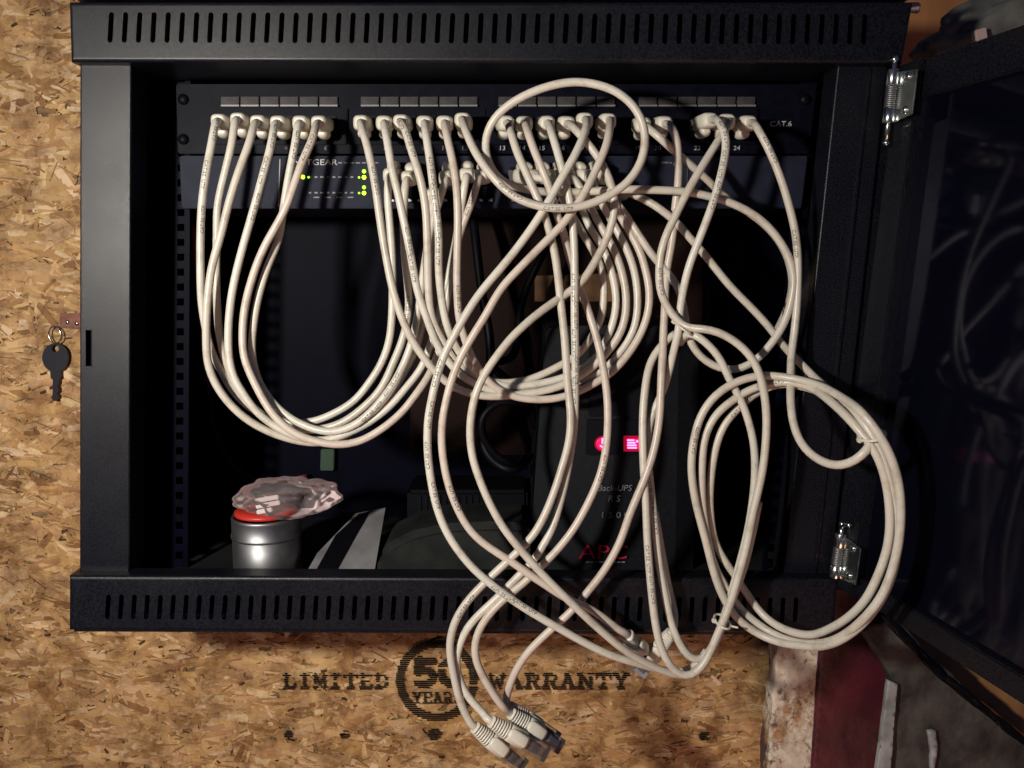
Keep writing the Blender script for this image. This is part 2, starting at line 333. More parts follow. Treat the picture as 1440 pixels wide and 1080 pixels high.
def rows_to_ink(name, inside, x0, x1, y0, y1, rh, parent, step=0.7, gap=0.16, drop=0.06, thick=None):
    mb = MB(); y = y0; Yi = YW-0.0036
    while y < y1:
        x = x0; run = None; jit = random.uniform(-.8, .8)
        while x <= x1+step:
            on = x <= x1 and inside(x+jit, y+rh/2) and random.random() > drop*.12
            if on and run is None: run = x
            if not on and run is not None:
                if x-run > .8 and (x-run > 12 or random.random() > drop):
                    a = run+random.uniform(-.6,.4); b = x+random.uniform(-.4,.6)
                    mb.add([P(a,y,Yi), P(b,y,Yi), P(b,y+rh*(1-gap),Yi), P(a,y+rh*(1-gap),Yi)], [(0,3,2,1)])
                run = None
            x += step
        y += rh
    return mb.build(name, M_stamp, parent)
def word_inside(word, x0, pitch, y0, h, cw, t):
    def f(x, y):
        i = int((x-x0)//pitch)
        for k in (i, i-1):
            if 0 <= k < len(word):
                u = (x-x0-k*pitch)/cw; v = (y-y0)/h
                for a, b in GL[word[k]]:
                    if seg_d((u*cw, v*h), (a[0]*cw, a[1]*h), (b[0]*cw, b[1]*h)) < (t if abs(a[1]-b[1]) > .3 else t*.7)*(.8 if word[k] in 'MW' else 1): return True
        return False
    return f
st = thing('warranty_stamp', 'black inkjet stamp reading LIMITED 50 YEARS WARRANTY on the strand board', 'stamp', P(640, 958, YW-0.0036))
rows_to_ink('lettering', word_inside('LIMITED', 396, 21.6, 949, 18.5, 20.5, 2.35), 394, 550, 946, 969, 2.7, st)
rows_to_ink('lettering', word_inside('WARRANTY', 686, 25.0, 949, 18.5, 23.8, 2.5), 683, 888, 946, 970, 2.7, st)
rows_to_ink('numeral', word_inside('50', 582, 33, 928, 36, 32, 7.6), 578, 652, 922, 968, 2.7, st)
rows_to_ink('lettering', word_inside('YEARS', 579, 14.4, 975, 14, 13.8, 1.6), 577, 653, 973, 992, 2.4, st)
rows_to_ink('ring', lambda x, y: 46 < math.hypot(x-614, y-957) < 57.5, 554, 674, 898, 1016, 2.7, st, drop=.04)
for px, py, r_ in ((405,1033,5.5),(485,1033,6),(611,1033,8.5),(771,1035,7),(990,1036,6.5)):
    o = rows_to_ink('ink_dot', lambda x, y: (x-px)**2/1.3+(y-py)**2 < r_*r_*(.75+.5*random.random()), px-12, px+12, py-r_, py+r_, 2.4, None, drop=.08)
    tag(o, {405:'inkjet nail mark under the word LIMITED, leftmost of the row', 485:'inkjet nail mark second from the left of the row',             611:'large inkjet nail mark right under the stamped ring', 771:'inkjet nail mark right of the three dangling plugs', 990:'inkjet nail mark far right near the pale post'}[px], 'ink mark', 'ink marks along the board')

# ---------------------------------------------------------------- flat lettering
_tc = {}
def text_geo(body, res=2):
    if body in _tc: return _tc[body]
    cu = bpy.data.curves.new('t', 'FONT'); cu.body = body; cu.size = 1; cu.resolution_u = res; cu.align_x = 'CENTER'
    o = bpy.data.objects.new('t', cu); C.objects.link(o); dg = bpy.context.evaluated_depsgraph_get(); e = o.evaluated_get(dg); me = e.to_mesh()
    vs = [v.co.copy() for v in me.vertices]; fs = [tuple(p.vertices) for p in me.polygons]
    e.to_mesh_clear(); bpy.data.objects.remove(o); bpy.data.curves.remove(cu)
    _tc[body] = (vs, fs); return _tc[body]
LEAN = 0.061
def flat_text(name, body, px, py, hpx, Y, m, parent, stretch=1.0, slant=0.0):
    vs, fs = text_geo(body, 3); c = P(px, py, Y); s = (P(px, py-hpx, Y).z-c.z)/0.7
    V = [(c.x+v.x*s*stretch+v.y*s*slant+LEAN*v.y*s, Y, c.z+v.y*s-0.35*s) for v in vs]
    return mesh(name, V, fs, m, parent)
def dots(name, rects, Y, m, parent):
    mb = MB()
    for x, y, a, b in rects: mb.add([P(x-a,y-b,Y), P(x+a,y-b,Y), P(x+a,y+b,Y), P(x-a,y+b,Y)], [(0,3,2,1)])
    return mb.build(name, m, parent)

# ---------------------------------------------------------------- cabinet
def plate(mb, q, holes, by0, by1, Y, cellw, thick=0.0016, nseg=6, square=False):
    "front sheet q=[TL,TR,BR,BL] px with a row of slots (cx,cy,hw,hh); real holes with inner walls"
    TL, TR, BR, BL = q
    def quad(a, b, c, d): mb.add([P(*a,Y), P(*b,Y), P(*c,Y), P(*d,Y)], [(0,3,2,1)])
    xa = holes[0][0]-cellw/2; xb = holes[-1][0]+cellw/2
    quad(TL, TR, (xb,by0), (xa,by0)); quad((xa,by1), (xb,by1), BR, BL)
    quad(TL, (xa,by0), (xa,by1), BL); quad((xb,by0), TR, BR, (xb,by1))
    for cx, cy, hw, hh in holes:
        ring = []
        if square: ring = [(cx-hw,cy-hh),(cx+hw,cy-hh),(cx+hw,cy+hh),(cx-hw,cy+hh)]
        else:
            for i in range(nseg+1): a = math.pi+math.pi*i/nseg; ring.append((cx+hw*math.cos(a)+1, cy-hh+hw+hw*math.sin(a)))
            for i in range(nseg+1): a = math.pi*i/nseg; ring.append((cx+hw*math.cos(a)-1, cy+hh-hw+hw*math.sin(a)))
        x0, x1 = cx-cellw/2, cx+cellw/2; n = len(ring); out = []
        if square: out = [(x0,by0),(x1,by0),(x1,by1),(x0,by1)]
        else:
            for i in range(nseg+1): out.append((x0+(x1-x0)*i/nseg, by0))
            for i in range(nseg+1): out.append((x1-(x1-x0)*i/nseg, by1))
        A = [P(x,y,Y) for x, y in ring]; O = [P(x,y,Y) for x, y in out]; Bk = [p+Vector((0,thick,0)) for p in A]
        mb.add(A+O+Bk, [(i, n+i, n+(i+1) % n, (i+1) % n) for i in range(n)]+[(i, (i+1) % n, 2*n+(i+1) % n, 2*n+i) for i in range(n)])
def rim(mb, q, Y, r, Yb):
    W = [P(*p, Y) for p in q]; sg = [(-1,1),(1,1),(1,-1),(-1,-1)]; loops = []
    for k in range(6):
        t = math.pi/2*k/5; loops.append([w_+Vector((s[0]*r*math.sin(t), r*(1-math.cos(t)), s[1]*r*math.sin(t))) for w_, s in zip(W, sg)])
    loops.append([p+Vector((0, Yb-p.y, 0)) for p in loops[-1]])
    mb.add([p for l in loops for p in l], [(j*4+i, (j+1)*4+i, (j+1)*4+(i+1) % 4, j*4+(i+1) % 4) for j in range(len(loops)-1) for i in range(4)])
cab = thing('network_cabinet', 'black wall mounted network cabinet with slotted top and bottom rails, door swung open', 'cabinet', P(690, 890, 0))
def cap(name, q, holes, by0, by1, cellw):
    mb = MB(); Y = -0.012; plate(mb, q, holes, by0, by1, Y, cellw); rim(mb, q, Y, 0.0028, 0.05 if q[0][1] < 400 else 0.006); return mb.build(name, M_paint, cab)
cap('slotted_rail', [(102,8),(1279,8),(1264,83),(104,81)], [(155.7+20*i, 38.5+2.5*i/53, 3.6, 21.5) for i in range(54)], 12, 66, 20)
cap('slotted_rail', [(102,815),(1174,819),(1168,888),(101,882)], [(151.7+18.25*i, 853.5+4*i/53, 3.3, 17.5) for i in range(54)], 830, 879, 18.25)
# roof and floor trays close the rails behind
MB().prism([(100,-8),(1286,-8),(1284,-5),(100,-5)], -0.006, 0.215).build('roof', M_paint, cab)
MB().prism([(104,884.5),(1168,890),(1168,893),(104,888)], -0.008, 0.215).build('base_plate', M_paint, cab)
mb = MB(); plate(mb, [(115,92),(182,92),(179,806),(114,806)], [(125,489.5,4.6,25.5)], 455, 525, 0.0, 11, 0.003, square=True); rim(mb, [(115,92),(182,92),(179,806),(114,806)], 0.0, 0.0014, 0.028); mb.build('front_post', M_paint, cab)
MB().prism([(118,462),(132,462),(132,518),(118,518)], 0.006, 0.02).build('lock_strike', M_dark, cab)
q = [(1181,92),(1246,94),(1166,812),(1104,810)]
mb = MB(); mb.add([P(*p,0.0) for p in q], [(0,3,2,1)]); rim(mb, q, 0.0, 0.0014, 0.028); mb.build('front_post', M_paint, cab)
MB().prism([(1238,92),(1272,92),(1183,816),(1158,812)], 0.0035, 0.03).build('hinge_jamb', M_paint, cab)
MB().prism([(1222,96),(1225,96),(1147,811),(1144.5,811)], -0.0022, 0.001).build('door_gasket', M_paint, cab)
MB().prism([(117,79),(121,79),(119,838),(115,838)], 0.012, 0.215).build('side_panel', M_inner, cab)
MB().prism([(1243.5,79),(1247.5,79),(1166,838),(1162,838)], 0.012, 0.215).build('side_panel', M_inner, cab)
MB().prism([(118,74),(1243,74),(1243,78),(118,78)], 0.006, 0.215).build('ceiling_plate', M_inner, cab)
MB().prism([(116,831),(1166,835),(1166,838),(116,834)], 0.003, 0.215).build('floor_plate', vary(mat('floor_paint', (0.03,0.03,0.035), 0.6, 0, 0.15), 14, (0.008,0.008,0.010), (0.018,0.018,0.019), bump=0.2, bscale=400), cab)
MB().prism_at([(121,10),(1250,10),(1164,845),(117,845)], 0.012, 0.205, 0.2135).build('back_panel', M_inner, cab)
MB().prism([(112,-2),(1268,-2),(1262,74),(112,74)], 0.030, 0.032).build('rail_backing', M_inner, cab)
MB().prism([(108,822),(1165,822),(1160,886),(108,884)], 0.030, 0.032).build('rail_backing', M_inner, cab)
# mounting rails left and right of the equipment (with square holes)
for xa, xb, ya, yb in ((243,268,100,812),(1128,1152,100,812)):
    sh = -58 if xa > 600 else -4; n = 34; mb = MB(); Y = 0.056
    def X(x, y): return x+sh*(y-ya)/(yb-ya)
    for i in range(n):
        y0 = ya+(yb-ya)*i/n; y1 = ya+(yb-ya)*(i+1)/n; ym = (y0+y1)/2; cx = (xa+xb)/2
        O = [P(X(xa,y0),y0,Y),P(X(xb,y0),y0,Y),P(X(xb,y1),y1,Y),P(X(xa,y1),y1,Y)]
        h = 5; I = [P(X(cx-h,ym),ym-h,Y),P(X(cx+h,ym),ym-h,Y),P(X(cx+h,ym),ym+h,Y),P(X(cx-h,ym),ym+h,Y)]
        mb.add(O+I, [(i_, 4+i_, 4+(i_+1) % 4, (i_+1) % 4) for i_ in range(4)])
    mb.build('mounting_rail', M_inner, cab)

# ---------------------------------------------------------------- patch panel
YP = 0.05
pp = thing('patch_bay', 'black 24 port patch panel marked CAT.6 near the top of the cabinet', 'patch panel', P(700, 218, YP))
MB().prism([(247,118),(1150,118),(1139,216),(250,216)], YP, YP+0.012).build('face_plate', M_panel, pp, bevel=0.0008)
GX = [320, 515, 707, 898]
def port_x(i): return GX[i//6]+27.8*(i % 6)
jack0 = None
for g in range(4):
    x0 = GX[g]-24; x1 = GX[g]+27.8*5+30
    MB().prism([(x0,152),(x1,152),(x1-2,203),(x0-2,203)], YP-0.003, YP-0.0005).build('port_module', M_panel, pp, bevel=0.0006)
lab0 = None
for i in range(24):
    x = port_x(i); c = P(x, 177, YP)
    if not jack0:
        mb = MB(); xs = 10.5; mb.prism([(x-12.5,163),(x+12.5,163),(x+12.5,194),(x-12.5,194)], YP-0.0045, YP-0.003)
        jack0 = mb.build('jack', M_dark, pp, bevel=0.0005); j = jack0; c0 = c
        hole0 = MB().prism([(x-10,167),(x+10,167),(x+10,187),(x+5,187),(x+5,192),(x-5,192),(x-5,187),(x-10,187)], YP-0.0048, YP-0.0044).build('jack_opening', M_void, j)
        hole0.location = (0,0,0)
    else:
        j = jack0.copy(); C.objects.link(j); j.parent = pp; j.location = jack0.location+(c-c0)
        h = hole0.copy(); C.objects.link(h); h.parent = j; h.location = hole0.location
    lx = [310,506,699,896][i//6]+27.6*(i % 6)
    cl = P(lx+13, 141, YP)
    if not lab0:
        lab0 = MB().prism([(lx+.6,136),(lx+26,136),(lx+26,147),(lx+.6,147)], YP-0.0022, YP-0.0004).build('label_strip', M_lab, pp, bevel=0.0003); cl0 = cl
        lip0 = MB().prism([(lx+.6,147.2),(lx+26,147.2),(lx+26,149.6),(lx+.6,149.6)], YP-0.0034, YP-0.0004).build('label_lip', M_lip, lab0)
    else:
        l = lab0.copy(); C.objects.link(l); l.parent = pp; l.location = lab0.location+(cl-cl0)
        h = lip0.copy(); C.objects.link(h); h.parent = l; h.location = lip0.location
    flat_text('port_number', str(i+1), x-1, 208, 6.2, YP-0.0004-0.003, M_white if i in (8,12,14,21,23) else M_greyp, pp, 1.15)
flat_text('series_mark', 'CAT.6', 1098, 174, 7.5, YP-0.0005, M_white, pp, 1.12)
for px, py in ((258,140),(258,196),(1132,140),(1130,196)):
    MB().lathe([(0.0001,-0.003),(0.003,-0.0026),(0.0042,-0.001),(0.0042,0.0)], P(px,py,YP), Vector((0,1,0)), 12).build('mounting_screw', M_dark, pp, smooth=True)

# ---------------------------------------------------------------- switch
YS = 0.048
sw = thing('network_switch', 'blue grey rack switch with lit green and yellow status lights under the patch panel', 'network switch', P(690, 296, YS))
MB().prism([(252,219),(1137,219),(1128,293),(255,293)], YS, YS+0.13).build('body', M_switch, sw, bevel=0.001)
MB().prism([(393,224),(394.3,224),(392.3,291),(391,291)], YS-0.0012, YS+0.0004).build('seam_strip', M_lip, sw)
flat_text('brand_lettering', 'NETGEAR', 443, 228, 8.2, YS-0.0003, M_white, sw, 1.25)
dots('print_line', [(478+i*8.5, 229, 3, .8) for i in range(7)], YS-0.0003, M_greyp, sw)
dots('port_legend', [(436+i*8.4, y, 1.6+(i % 3)*.5, 1.1) for y in (249, 271) for i in range(8)], YS-0.0003, M_greyp, sw)
dots('port_legend', [(445+i*16, 277.5, 4, .8) for i in range(4)], YS-0.0003, M_greyp, sw)
dots('corner_logo', [(936,228.5,6,1),(942,229,3,.9),(948,231,.8,2)], YS-0.0003, M_greyp, sw)
for px, py, m, r_ in ((426,249,M_yel,3.3),(512,241,M_green,3.2),(512,249.5,M_yel,3.4),(512,263.5,M_green,3.0),(512,271.5,M_yel,3.3),(505,249.5,M_green,1.6),(505,271.5,M_green,1.6),(434,249.3,M_green,1.5)):
    k = r_*0.00046
    MB().lathe([(k,0.0),(k,-0.0006),(k*.7,-0.0011),(k*.2,-0.0014)], P(px,py,YS), Vector((0,1,0)), 10).build('status_light', m, sw, smooth=True)
sj0 = None
def sport(col, row): return ((558+25*col if col < 6 else 728+25*(col-6)), 247 if row == 0 else 273)
for col in range(12):
    for row in (0, 1):
        x, y = sport(col, row); c = P(x, y, YS)
        if not sj0:
            sj0 = MB().prism([(x-11.5,y-12.5),(x+11.5,y-12.5),(x+11.5,y+12.5),(x-11.5,y+12.5)], YS-0.0016, YS-0.0002).build('jack', M_dark, sw, bevel=0.0004); sc0 = c
            so0 = MB().prism([(x-9,y-9),(x+9,y-9),(x+9,y+8),(x-9,y+8)], YS-0.0019, YS-0.0015).build('jack_opening', M_void, sj0)
            ss0 = MB().prism([(x-9,y+6),(x-4,y+8.2),(x-4,y+10.4),(x-9,y+10.4)], YS-0.0026, YS-0.0012).prism([(x+9,y+6),(x+9,y+10.4),(x+4,y+10.4),(x+4,y+8.2)], YS-0.0026, YS-0.0012).build('metal_shield', M_shield, sj0)
            continue
        j = sj0.copy(); C.objects.link(j); j.parent = sw; j.location = sj0.location+(c-sc0)
        for s_ in (so0, ss0):
            if s_ is ss0 and row == 0: continue
            h = s_.copy(); C.objects.link(h); h.parent = j; h.location = s_.location
for px in (966, 973):
    MB().prism([(px,234),(px+1.6,234),(px+1.2,262),(px-.4,262)], YS-0.001, YS).build('slot_edge', M_shield, sw)

# ---------------------------------------------------------------- UPS
YU = 0.045
ups = thing('battery_backup', 'dark grey battery backup tower with two glowing pink lights standing on the cabinet floor', 'battery backup', P(865, 806, YU))
body = MB()
pl = [P(768,462,YU+.012), P(792,458,YU+.002), P(870,457,YU-.004), P(955,458,YU+.002), P(986,462,YU+.012)]
pb = [P(742,822,YU+.012), P(768,823,YU+.002), P(856,824,YU-.004), P(949,823,YU+.002), P(976,822,YU+.012)]
n = 5; bk = [Vector((p.x, 0.20, p.z)) for p in (pl[0], pl[-1], pb[0], pb[-1])]
body.add(pl+pb+bk, [(i, n+i, n+i+1, i+1) for i in range(4)]+[(0,10,12,5),(4,9,13,11),(0,1,2,3,4,11,10),(5,12,13,9,8,7,6),(10,11,13,12)])
body.build('body', M_ups, ups, bevel=0.0018)
MB().prism([(829,470),(906,470),(903,586),(828,586)], YU-0.0046, YU+0.01).build('battery_cover', M_ups2, ups, bevel=0.0008)
MB().prism([(826,590),(915,590),(908,640),(824,640)], YU-0.0052, YU+0.01).build('control_panel', M_ups2, ups, bevel=0.0008)
YL = YU-0.0054
# power symbol and bar gauge
mb = MB()
def arc(cx, cy, r0, r1, a0, a1, Y, n=14):
    v = []
    for i in range(n+1):
        a = R(a0+(a1-a0)*i/n); v += [P(cx+r0*math.sin(a), cy-r0*math.cos(a), Y), P(cx+r1*math.sin(a), cy-r1*math.cos(a), Y)]
    return v, [(2*i, 2*i+2, 2*i+3, 2*i+1) for i in range(n)]
MB().lathe([(0.0062,0),(0.0062,-0.0004)], P(847,624,YL), Vector((0,1,0)), 20).build('button_halo', M_halo, ups)  # dim red disc stands in for the glow round the button
MB().prism([(877,613),(903,613),(903,635),(877,635)], YL-0.0004, YL+0.001).build('gauge_halo', M_halo, ups, bevel=0.0003)  # dim red plate stands in for the glow round the gauge
MB().lathe([(0.0048,0),(0.0048,-0.0008),(0.0042,-0.0012)], P(847,624,YL), Vector((0,1,0)), 20).build('power_button', M_red, ups, smooth=False)
mb.add(*arc(848, 624.5, 3.2, 5.2, 30, 250, YL-0.0016)); mb.add([P(846,616,YL-0.0016),P(848.3,616,YL-0.0016),P(848.3,624,YL-0.0016),P(846,624,YL-0.0016)], [(0,3,2,1)]); mb.build('power_symbol', M_pink, ups)
MB().prism([(880.5,616),(899.5,616),(899.5,632),(880.5,632)], YL-0.0008, YL+0.001).build('gauge_window', M_red, ups, bevel=0.0006)
dots('gauge_bar', [(887,619,5,1.1),(888,622.6,5.5,1.1),(888.5,626.2,6.5,1.1),(889,629.8,6.5,1.0),(896,620.5,1.5,1.6)], YL-0.0011, M_pink, ups)
flat_text('model_lettering', 'Back-UPS', 864, 686, 8.5, YU-0.0052, M_greyp, ups, 1.0, 0.12)
flat_text('model_lettering', 'R S', 863, 701, 9, YU-0.0052, M_greyp, ups, 1.0, 0.12)
flat_text('model_lettering', '1 5 0 0', 864, 724, 8.5, YU-0.0052, M_greyp, ups, 1.15)
flat_text('brand_logo', 'APC', 848, 776, 20, YU-0.0054, M_logo, ups, 1.25)
dots('logo_tagline', [(826+i*6.3, 790.5, 2.5, 1.0) for i in range(9)], YU-0.0054, M_greyp, ups)

# ---------------------------------------------------------------- things on the cabinet floor and behind
ZF = P(378, 831, 0.02).z
def on_floor(px, Y): p = P(px, 500, Y); return Vector((p.x, Y, ZF))
cc = P(376, 770, 0.050); cc.z = ZF+0.0005
can = thing('tin_can', 'round brushed metal tin with ridged lid standing at the left on the cabinet floor', 'tin', cc)
rr = (P(424,770,.05).x-P(329,770,.05).x)/2
hz = P(376,736,.025).z-cc.z; hl = P(376,760,.025).z-cc.z
MB().lathe([(rr*.95,0),(rr*.985,.001),(rr*.985,hl-.001),(rr*.9,hl)], cc, n=40).build('body', M_steel, can, smooth=False)
MB().lathe([(rr*.99,hl-.0035),(rr*1.015,hl-.003),(rr*1.02,hl-.0012),(rr*.99,hl),(rr*.985,hz-.003),(rr*1.0,hz-.0015),(rr*.985,hz),(rr*.93,hz),(rr*.90,hz-.0015),(.0005,hz-.0015)], cc, n=40, cap=False).build('lid', M_steel, can)
for o in can.children:
    for p_ in o.data.polygons: p_.use_smooth = len(p_.vertices) == 4
bagc = P(392, 712, 0.045)
bag = thing('plastic_bag', 'crumpled clear plastic bag with a red piece lying on top of the tin', 'plastic bag', bagc)
MB().lathe([(rr*.80,0.0),(rr*.90,.001),(rr*.90,.0034),(rr*.7,.0048),(.0005,.005)], Vector((cc.x, cc.y, cc.z+hz+.0004)), n=28, cap=False).build('red_piece', M_redtape, bag, smooth=True)
m_bit = mat('white_bit', (0.60,0.55,0.54), 0.5)
for q_ in ([(358,702),(391,696),(392,702),(359,708)], [(359,710),(393,704),(394,710),(360,716)], [(360,718),(382,714),(383,720),(361,724)]):
    MB().prism(q_, .028, .031).build('white_bar', m_bit, bag, bevel=.0006)
bm = bmesh.new(); bmesh.ops.create_icosphere(bm, subdivisions=5, radius=1)
for v in bm.verts:
    p = v.co.copy(); d = 1+.40*(noise.noise(p*1.7+Vector((3,1,2))))+.16*abs(noise.noise(p*3.0))+.02*abs(noise.noise(p*8))
    x = p.x*.034*d; z = p.z*.0185*d; y = p.y*.022*d
    if p.x > .3: z *= 1-.35*(p.x-.3); z += .006*(p.x-.3); x *= 1.1
    v.co = Vector((x+.004, y, max(z, -.012)+.005))
me = bpy.data.meshes.new('film'); bm.to_mesh(me); bm.free(); me.polygons.foreach_set('use_smooth', [True]*len(me.polygons)); me.materials.append(M_film); link('film', me, bag, bagc+Vector((0.002,0,.0005)))
# leaflets
lf = thing('leaflet', 'folded printed leaflet leaning on the cabinet floor right of the tin', 'leaflet', on_floor(480, .07))
def sheet(name, a, m, par, off=0):
    a = [P(x, y, .030+(808-y)*.0008)-Vector((0,off,0)) for x, y in a]; return MB().ext(a, Vector((0,.0004,0))).build(name, m, par)
sheet('page', [(420,824),(446,778),(500,722),(542,714),(523,824)], M_paper, lf)
sheet('dark_band', [(432,824),(472,752),(505,722),(521,718),(462,824)], M_dark, lf, .0012)
sheet('dark_band', [(466,824),(500,762),(506,760),(474,824)], M_dark, lf, .0012)
sheet('fold_edge', [(510,824),(524,756),(526,756),(514,824)], M_dark, lf, .0012)
# strand board painted as in shade, its lit patch, black power leads and adapter far inside
bb = MB().prism([(592,300),(990,300),(984,640),(574,640)], 0.199, 0.2045).build('shaded_wall_board', vary(mat('shaded_board', (0.07,0.04,0.03), 0.6, 0, 0.06), 30, (0.009,0.0042,0.0034), (0.016,0.0075,0.006), bump=.2, stretch=(1,1,.4)))  # shade on the strand board put into a dark brown colour
tag(bb, 'dark brown board standing in for shaded strand board behind the hanging cables', 'board')
wb = MB().prism([(752,388),(872,384),(870,424),(752,424)], 0.190, 0.1985).build('lit_board_patch', vary(mat('lit_board', (0.36,0.17,0.07), 0.7), 40, (0.10,0.040,0.018), (0.22,0.105,0.045), stretch=(.4,1,1.5)))  # paler piece painted as the lit part of that strand board
tag(wb, 'small orange brown patch standing in for lit strand board between the hanging cables', 'board patch')
def lead(name, tr, r_, m, label, cat, group=None):
    pts = spline([P(x,y,Y) for x,y,Y in tr]); o = MB().tube(pts, r_, 8).build(name, m, None, smooth=True, base=pts[0]); return tag(o, label, cat, group)
lead('power_lead', [(660,262,.17),(668,330,.15),(676,400,.14),(690,500,.13),(676,590,.12),(686,640,.11),(720,662,.10),(745,640,.12)], .0042, M_dark, 'black power lead hanging behind the middle patch cables', 'power lead')
lead('power_lead', [(790,262,.17),(775,330,.15),(735,420,.14),(722,500,.12),(690,512,.09),(706,528,.10),(742,560,.11),(752,600,.13)], .0036, M_dark, 'black power lead curling beside the top of the battery backup', 'power lead')
lead('power_lead', [(748,568,.07),(700,566,.065),(676,590,.062),(682,622,.064),(712,650,.068),(742,655,.07)], .0030, M_dark, 'thin black lead looped at the left flank of the battery backup', 'power lead')
lead('red_wire', [(272,318,.16),(278,420,.17),(292,540,.18),(308,620,.19),(345,668,.195),(392,676,.195),(432,668,.195)], .0016, M_redwire, 'thin red wire drooping behind the left cables down to the bag', 'wire', 'thin red wires at the left')
lead('red_wire', [(298,560,.18),(300,610,.19),(318,645,.195),(360,690,.19),(410,692,.16)], .0016, M_redwire, 'short thin red wire running above the tin and bag', 'wire', 'thin red wires at the left')
gt = MB().prism([(451,632),(470,632),(469,662),(450,662)], .196, .203).build('green_tag', mat('green_tag', (0.008,0.04,0.016), 0.5), None, bevel=.0008); tag(gt, 'small green tag hanging under the left loop of cables', 'tag')
gc = MB().prism([(527,826),(530,786),(545,766),(580,749),(625,739),(690,736),(745,738),(747,826)], .032, .10).build('case', vary(mat('grey_case', (0.03,0.03,0.03), 0.7, 0, .1), 40, (0.011,0.012,0.012), (0.022,0.023,0.022), bump=.3, bscale=500), None, bevel=.006, seg=3)
tag(gc, 'low dark grey case with a rounded top on the floor beside the battery backup', 'case')
ad = thing('power_adapter', 'black power adapter with ridged vents on the floor left of the battery backup', 'power adapter', on_floor(640, .12))
MB().prism([(572,690),(742,690),(742,786),(572,786)], .11, .17).build('housing', M_dark, ad, bevel=.003)
for i in range(10):
    MB().prism([(588+i*9,696),(592+i*9,696),(592+i*9,740),(588+i*9,740)], .1085, .1105).build('vent_rib', M_ups2, ad)

# ---------------------------------------------------------------- patch cables
RC = 0.00286
def loft(secs, n=20, ex=3.2):
    v = []; f = []
    for z, hw, hh in secs:
        for i in range(n):
            a = 2*math.pi*i/n; c, s = math.cos(a), math.sin(a)
            v.append(Vector((hw*math.copysign(abs(c)**(2/ex), c), hh*math.copysign(abs(s)**(2/ex), s), z)))
    m = len(secs)
    f = [(j*n+i, j*n+(i+1) % n, (j+1)*n+(i+1) % n, (j+1)*n+i) for j in range(m-1) for i in range(n)]
    f += [tuple(range(n-1,-1,-1)), tuple(range((m-1)*n, m*n))]
    return v, f
def local_mesh(name, mb, m, smooth=True, bevel=0):
    me = bpy.data.meshes.new(name); me.from_pydata([tuple(v) for v in mb.v], [], mb.f); me.update()
    if bevel:
        bm = bmesh.new(); bm.from_mesh(me); bmesh.ops.recalc_face_normals(bm, faces=bm.faces)
        bmesh.ops.bevel(bm, geom=[e for e in bm.edges if len(e.link_faces) == 2 and e.calc_face_angle(0) > .5], offset=bevel, segments=2, affect='EDGES', clamp_overlap=True); bm.to_mesh(me); bm.free()
    if smooth: me.polygons.foreach_set('use_smooth', [len(p.vertices) == 4 for p in me.polygons])
    me.materials.append(m); return me
# boot as seen plugged in: square hood, short neck, rounded latch cover on +Y
mb = MB(); mb.add(*loft([(0,.0036,.0036),(.0008,.0046,.0046),(.003,.0058,.0054),(.006,.0064,.0058),(.020,.0064,.0058),(.0245,.0063,.0056),(.025,.0058,.0052)]))
ME_boot = local_mesh('plug_boot', mb, M_boot)
mb = MB(); mb.add(*loft([(.009,.0020,.0010),(.0105,.0036,.0026),(.014,.0046,.0040),(.021,.0047,.0044),(.0245,.0040,.0036),(.0255,.0025,.002)], ex=2.3))
mb.v = [v+Vector((0,.0068,0)) for v in mb.v]
ME_hood = local_mesh('latch_cover', mb, M_boot)
mb = MB().box((0,0,.030), .0117, .0078, .011); ME_con = local_mesh('connector', mb, M_clear, False, .0005)
# free boot: ribbed strain relief, long body
secs = [(0,.0036,.0036)]
for k in range(7):
    z = .0006+k*.0021; g = k/6; w_ = .0046+.0016*g; h_ = .0046+.0008*g
    secs += [(z,w_,h_),(z+.0011,w_,h_),(z+.00112,w_-.0011,h_-.0011),(z+.0020,w_-.0011,h_-.0011)]
secs += [(.0155,.0060,.0054),(.0175,.0066,.0058),(.030,.0066,.0058),(.0305,.0062,.0054)]
mb = MB(); mb.add(*loft(secs)); ME_fboot = local_mesh('plug_boot', mb, M_boot)
mb = MB(); mb.add(*loft([(.014,.0022,.0008),(.016,.0042,.0016),(.020,.0046,.0030),(.028,.0046,.0034),(.0300,.0040,.0030)], ex=3)); mb.v = [v+Vector((0,.0066,0)) for v in mb.v]
ME_fhood = local_mesh('latch_cover', mb, M_boot)
mb = MB().box((0,0,.0405), .0117, .0078, .0215); mb.box((0,.0058,.040), .0060, .0010, .013, Matrix.Rotation(.16,3,'X')); ME_fcon = local_mesh('connector', mb, M_clear, False, .0004)
M_gold = mat('gold_contact', (0.75,0.55,0.2), 0.25, 1.0)
mb = MB()
for i in range(8): mb.box((-.0036+i*.00103, -.0041, .0475), .00038, .0006, .0065)
ME_gold = local_mesh('contact', mb, M_gold, False)
wires = [(0.75,0.75,0.72),(0.62,0.30,0.08),(0.12,0.35,0.14),(0.10,0.16,0.45)]
mb = MB()
for i in range(8): mb.box((-.0036+i*.00103, .0, .0375), .0008, .0008, .014)
ME_wire = local_mesh('wire_pairs', mb, mat('wire_pairs', (0.50,0.42,0.36), 0.5), False)
def place(me, name, parent, o, M):
    ob = bpy.data.objects.new(name, me); C.objects.link(ob); ob.parent = parent
    ob.matrix_basis = Matrix.Translation(o-wo(parent)) @ M.to_4x4(); WO[ob.name] = wo(parent); return ob
def basis(z, up):
    z = z.normalized(); y = (up-z*up.dot(z)).normalized(); x = y.cross(z); return Matrix((x, y, z)).transposed()
def sub(me, name, par):
    ob = bpy.data.objects.new(name, me); C.objects.link(ob); ob.parent = par
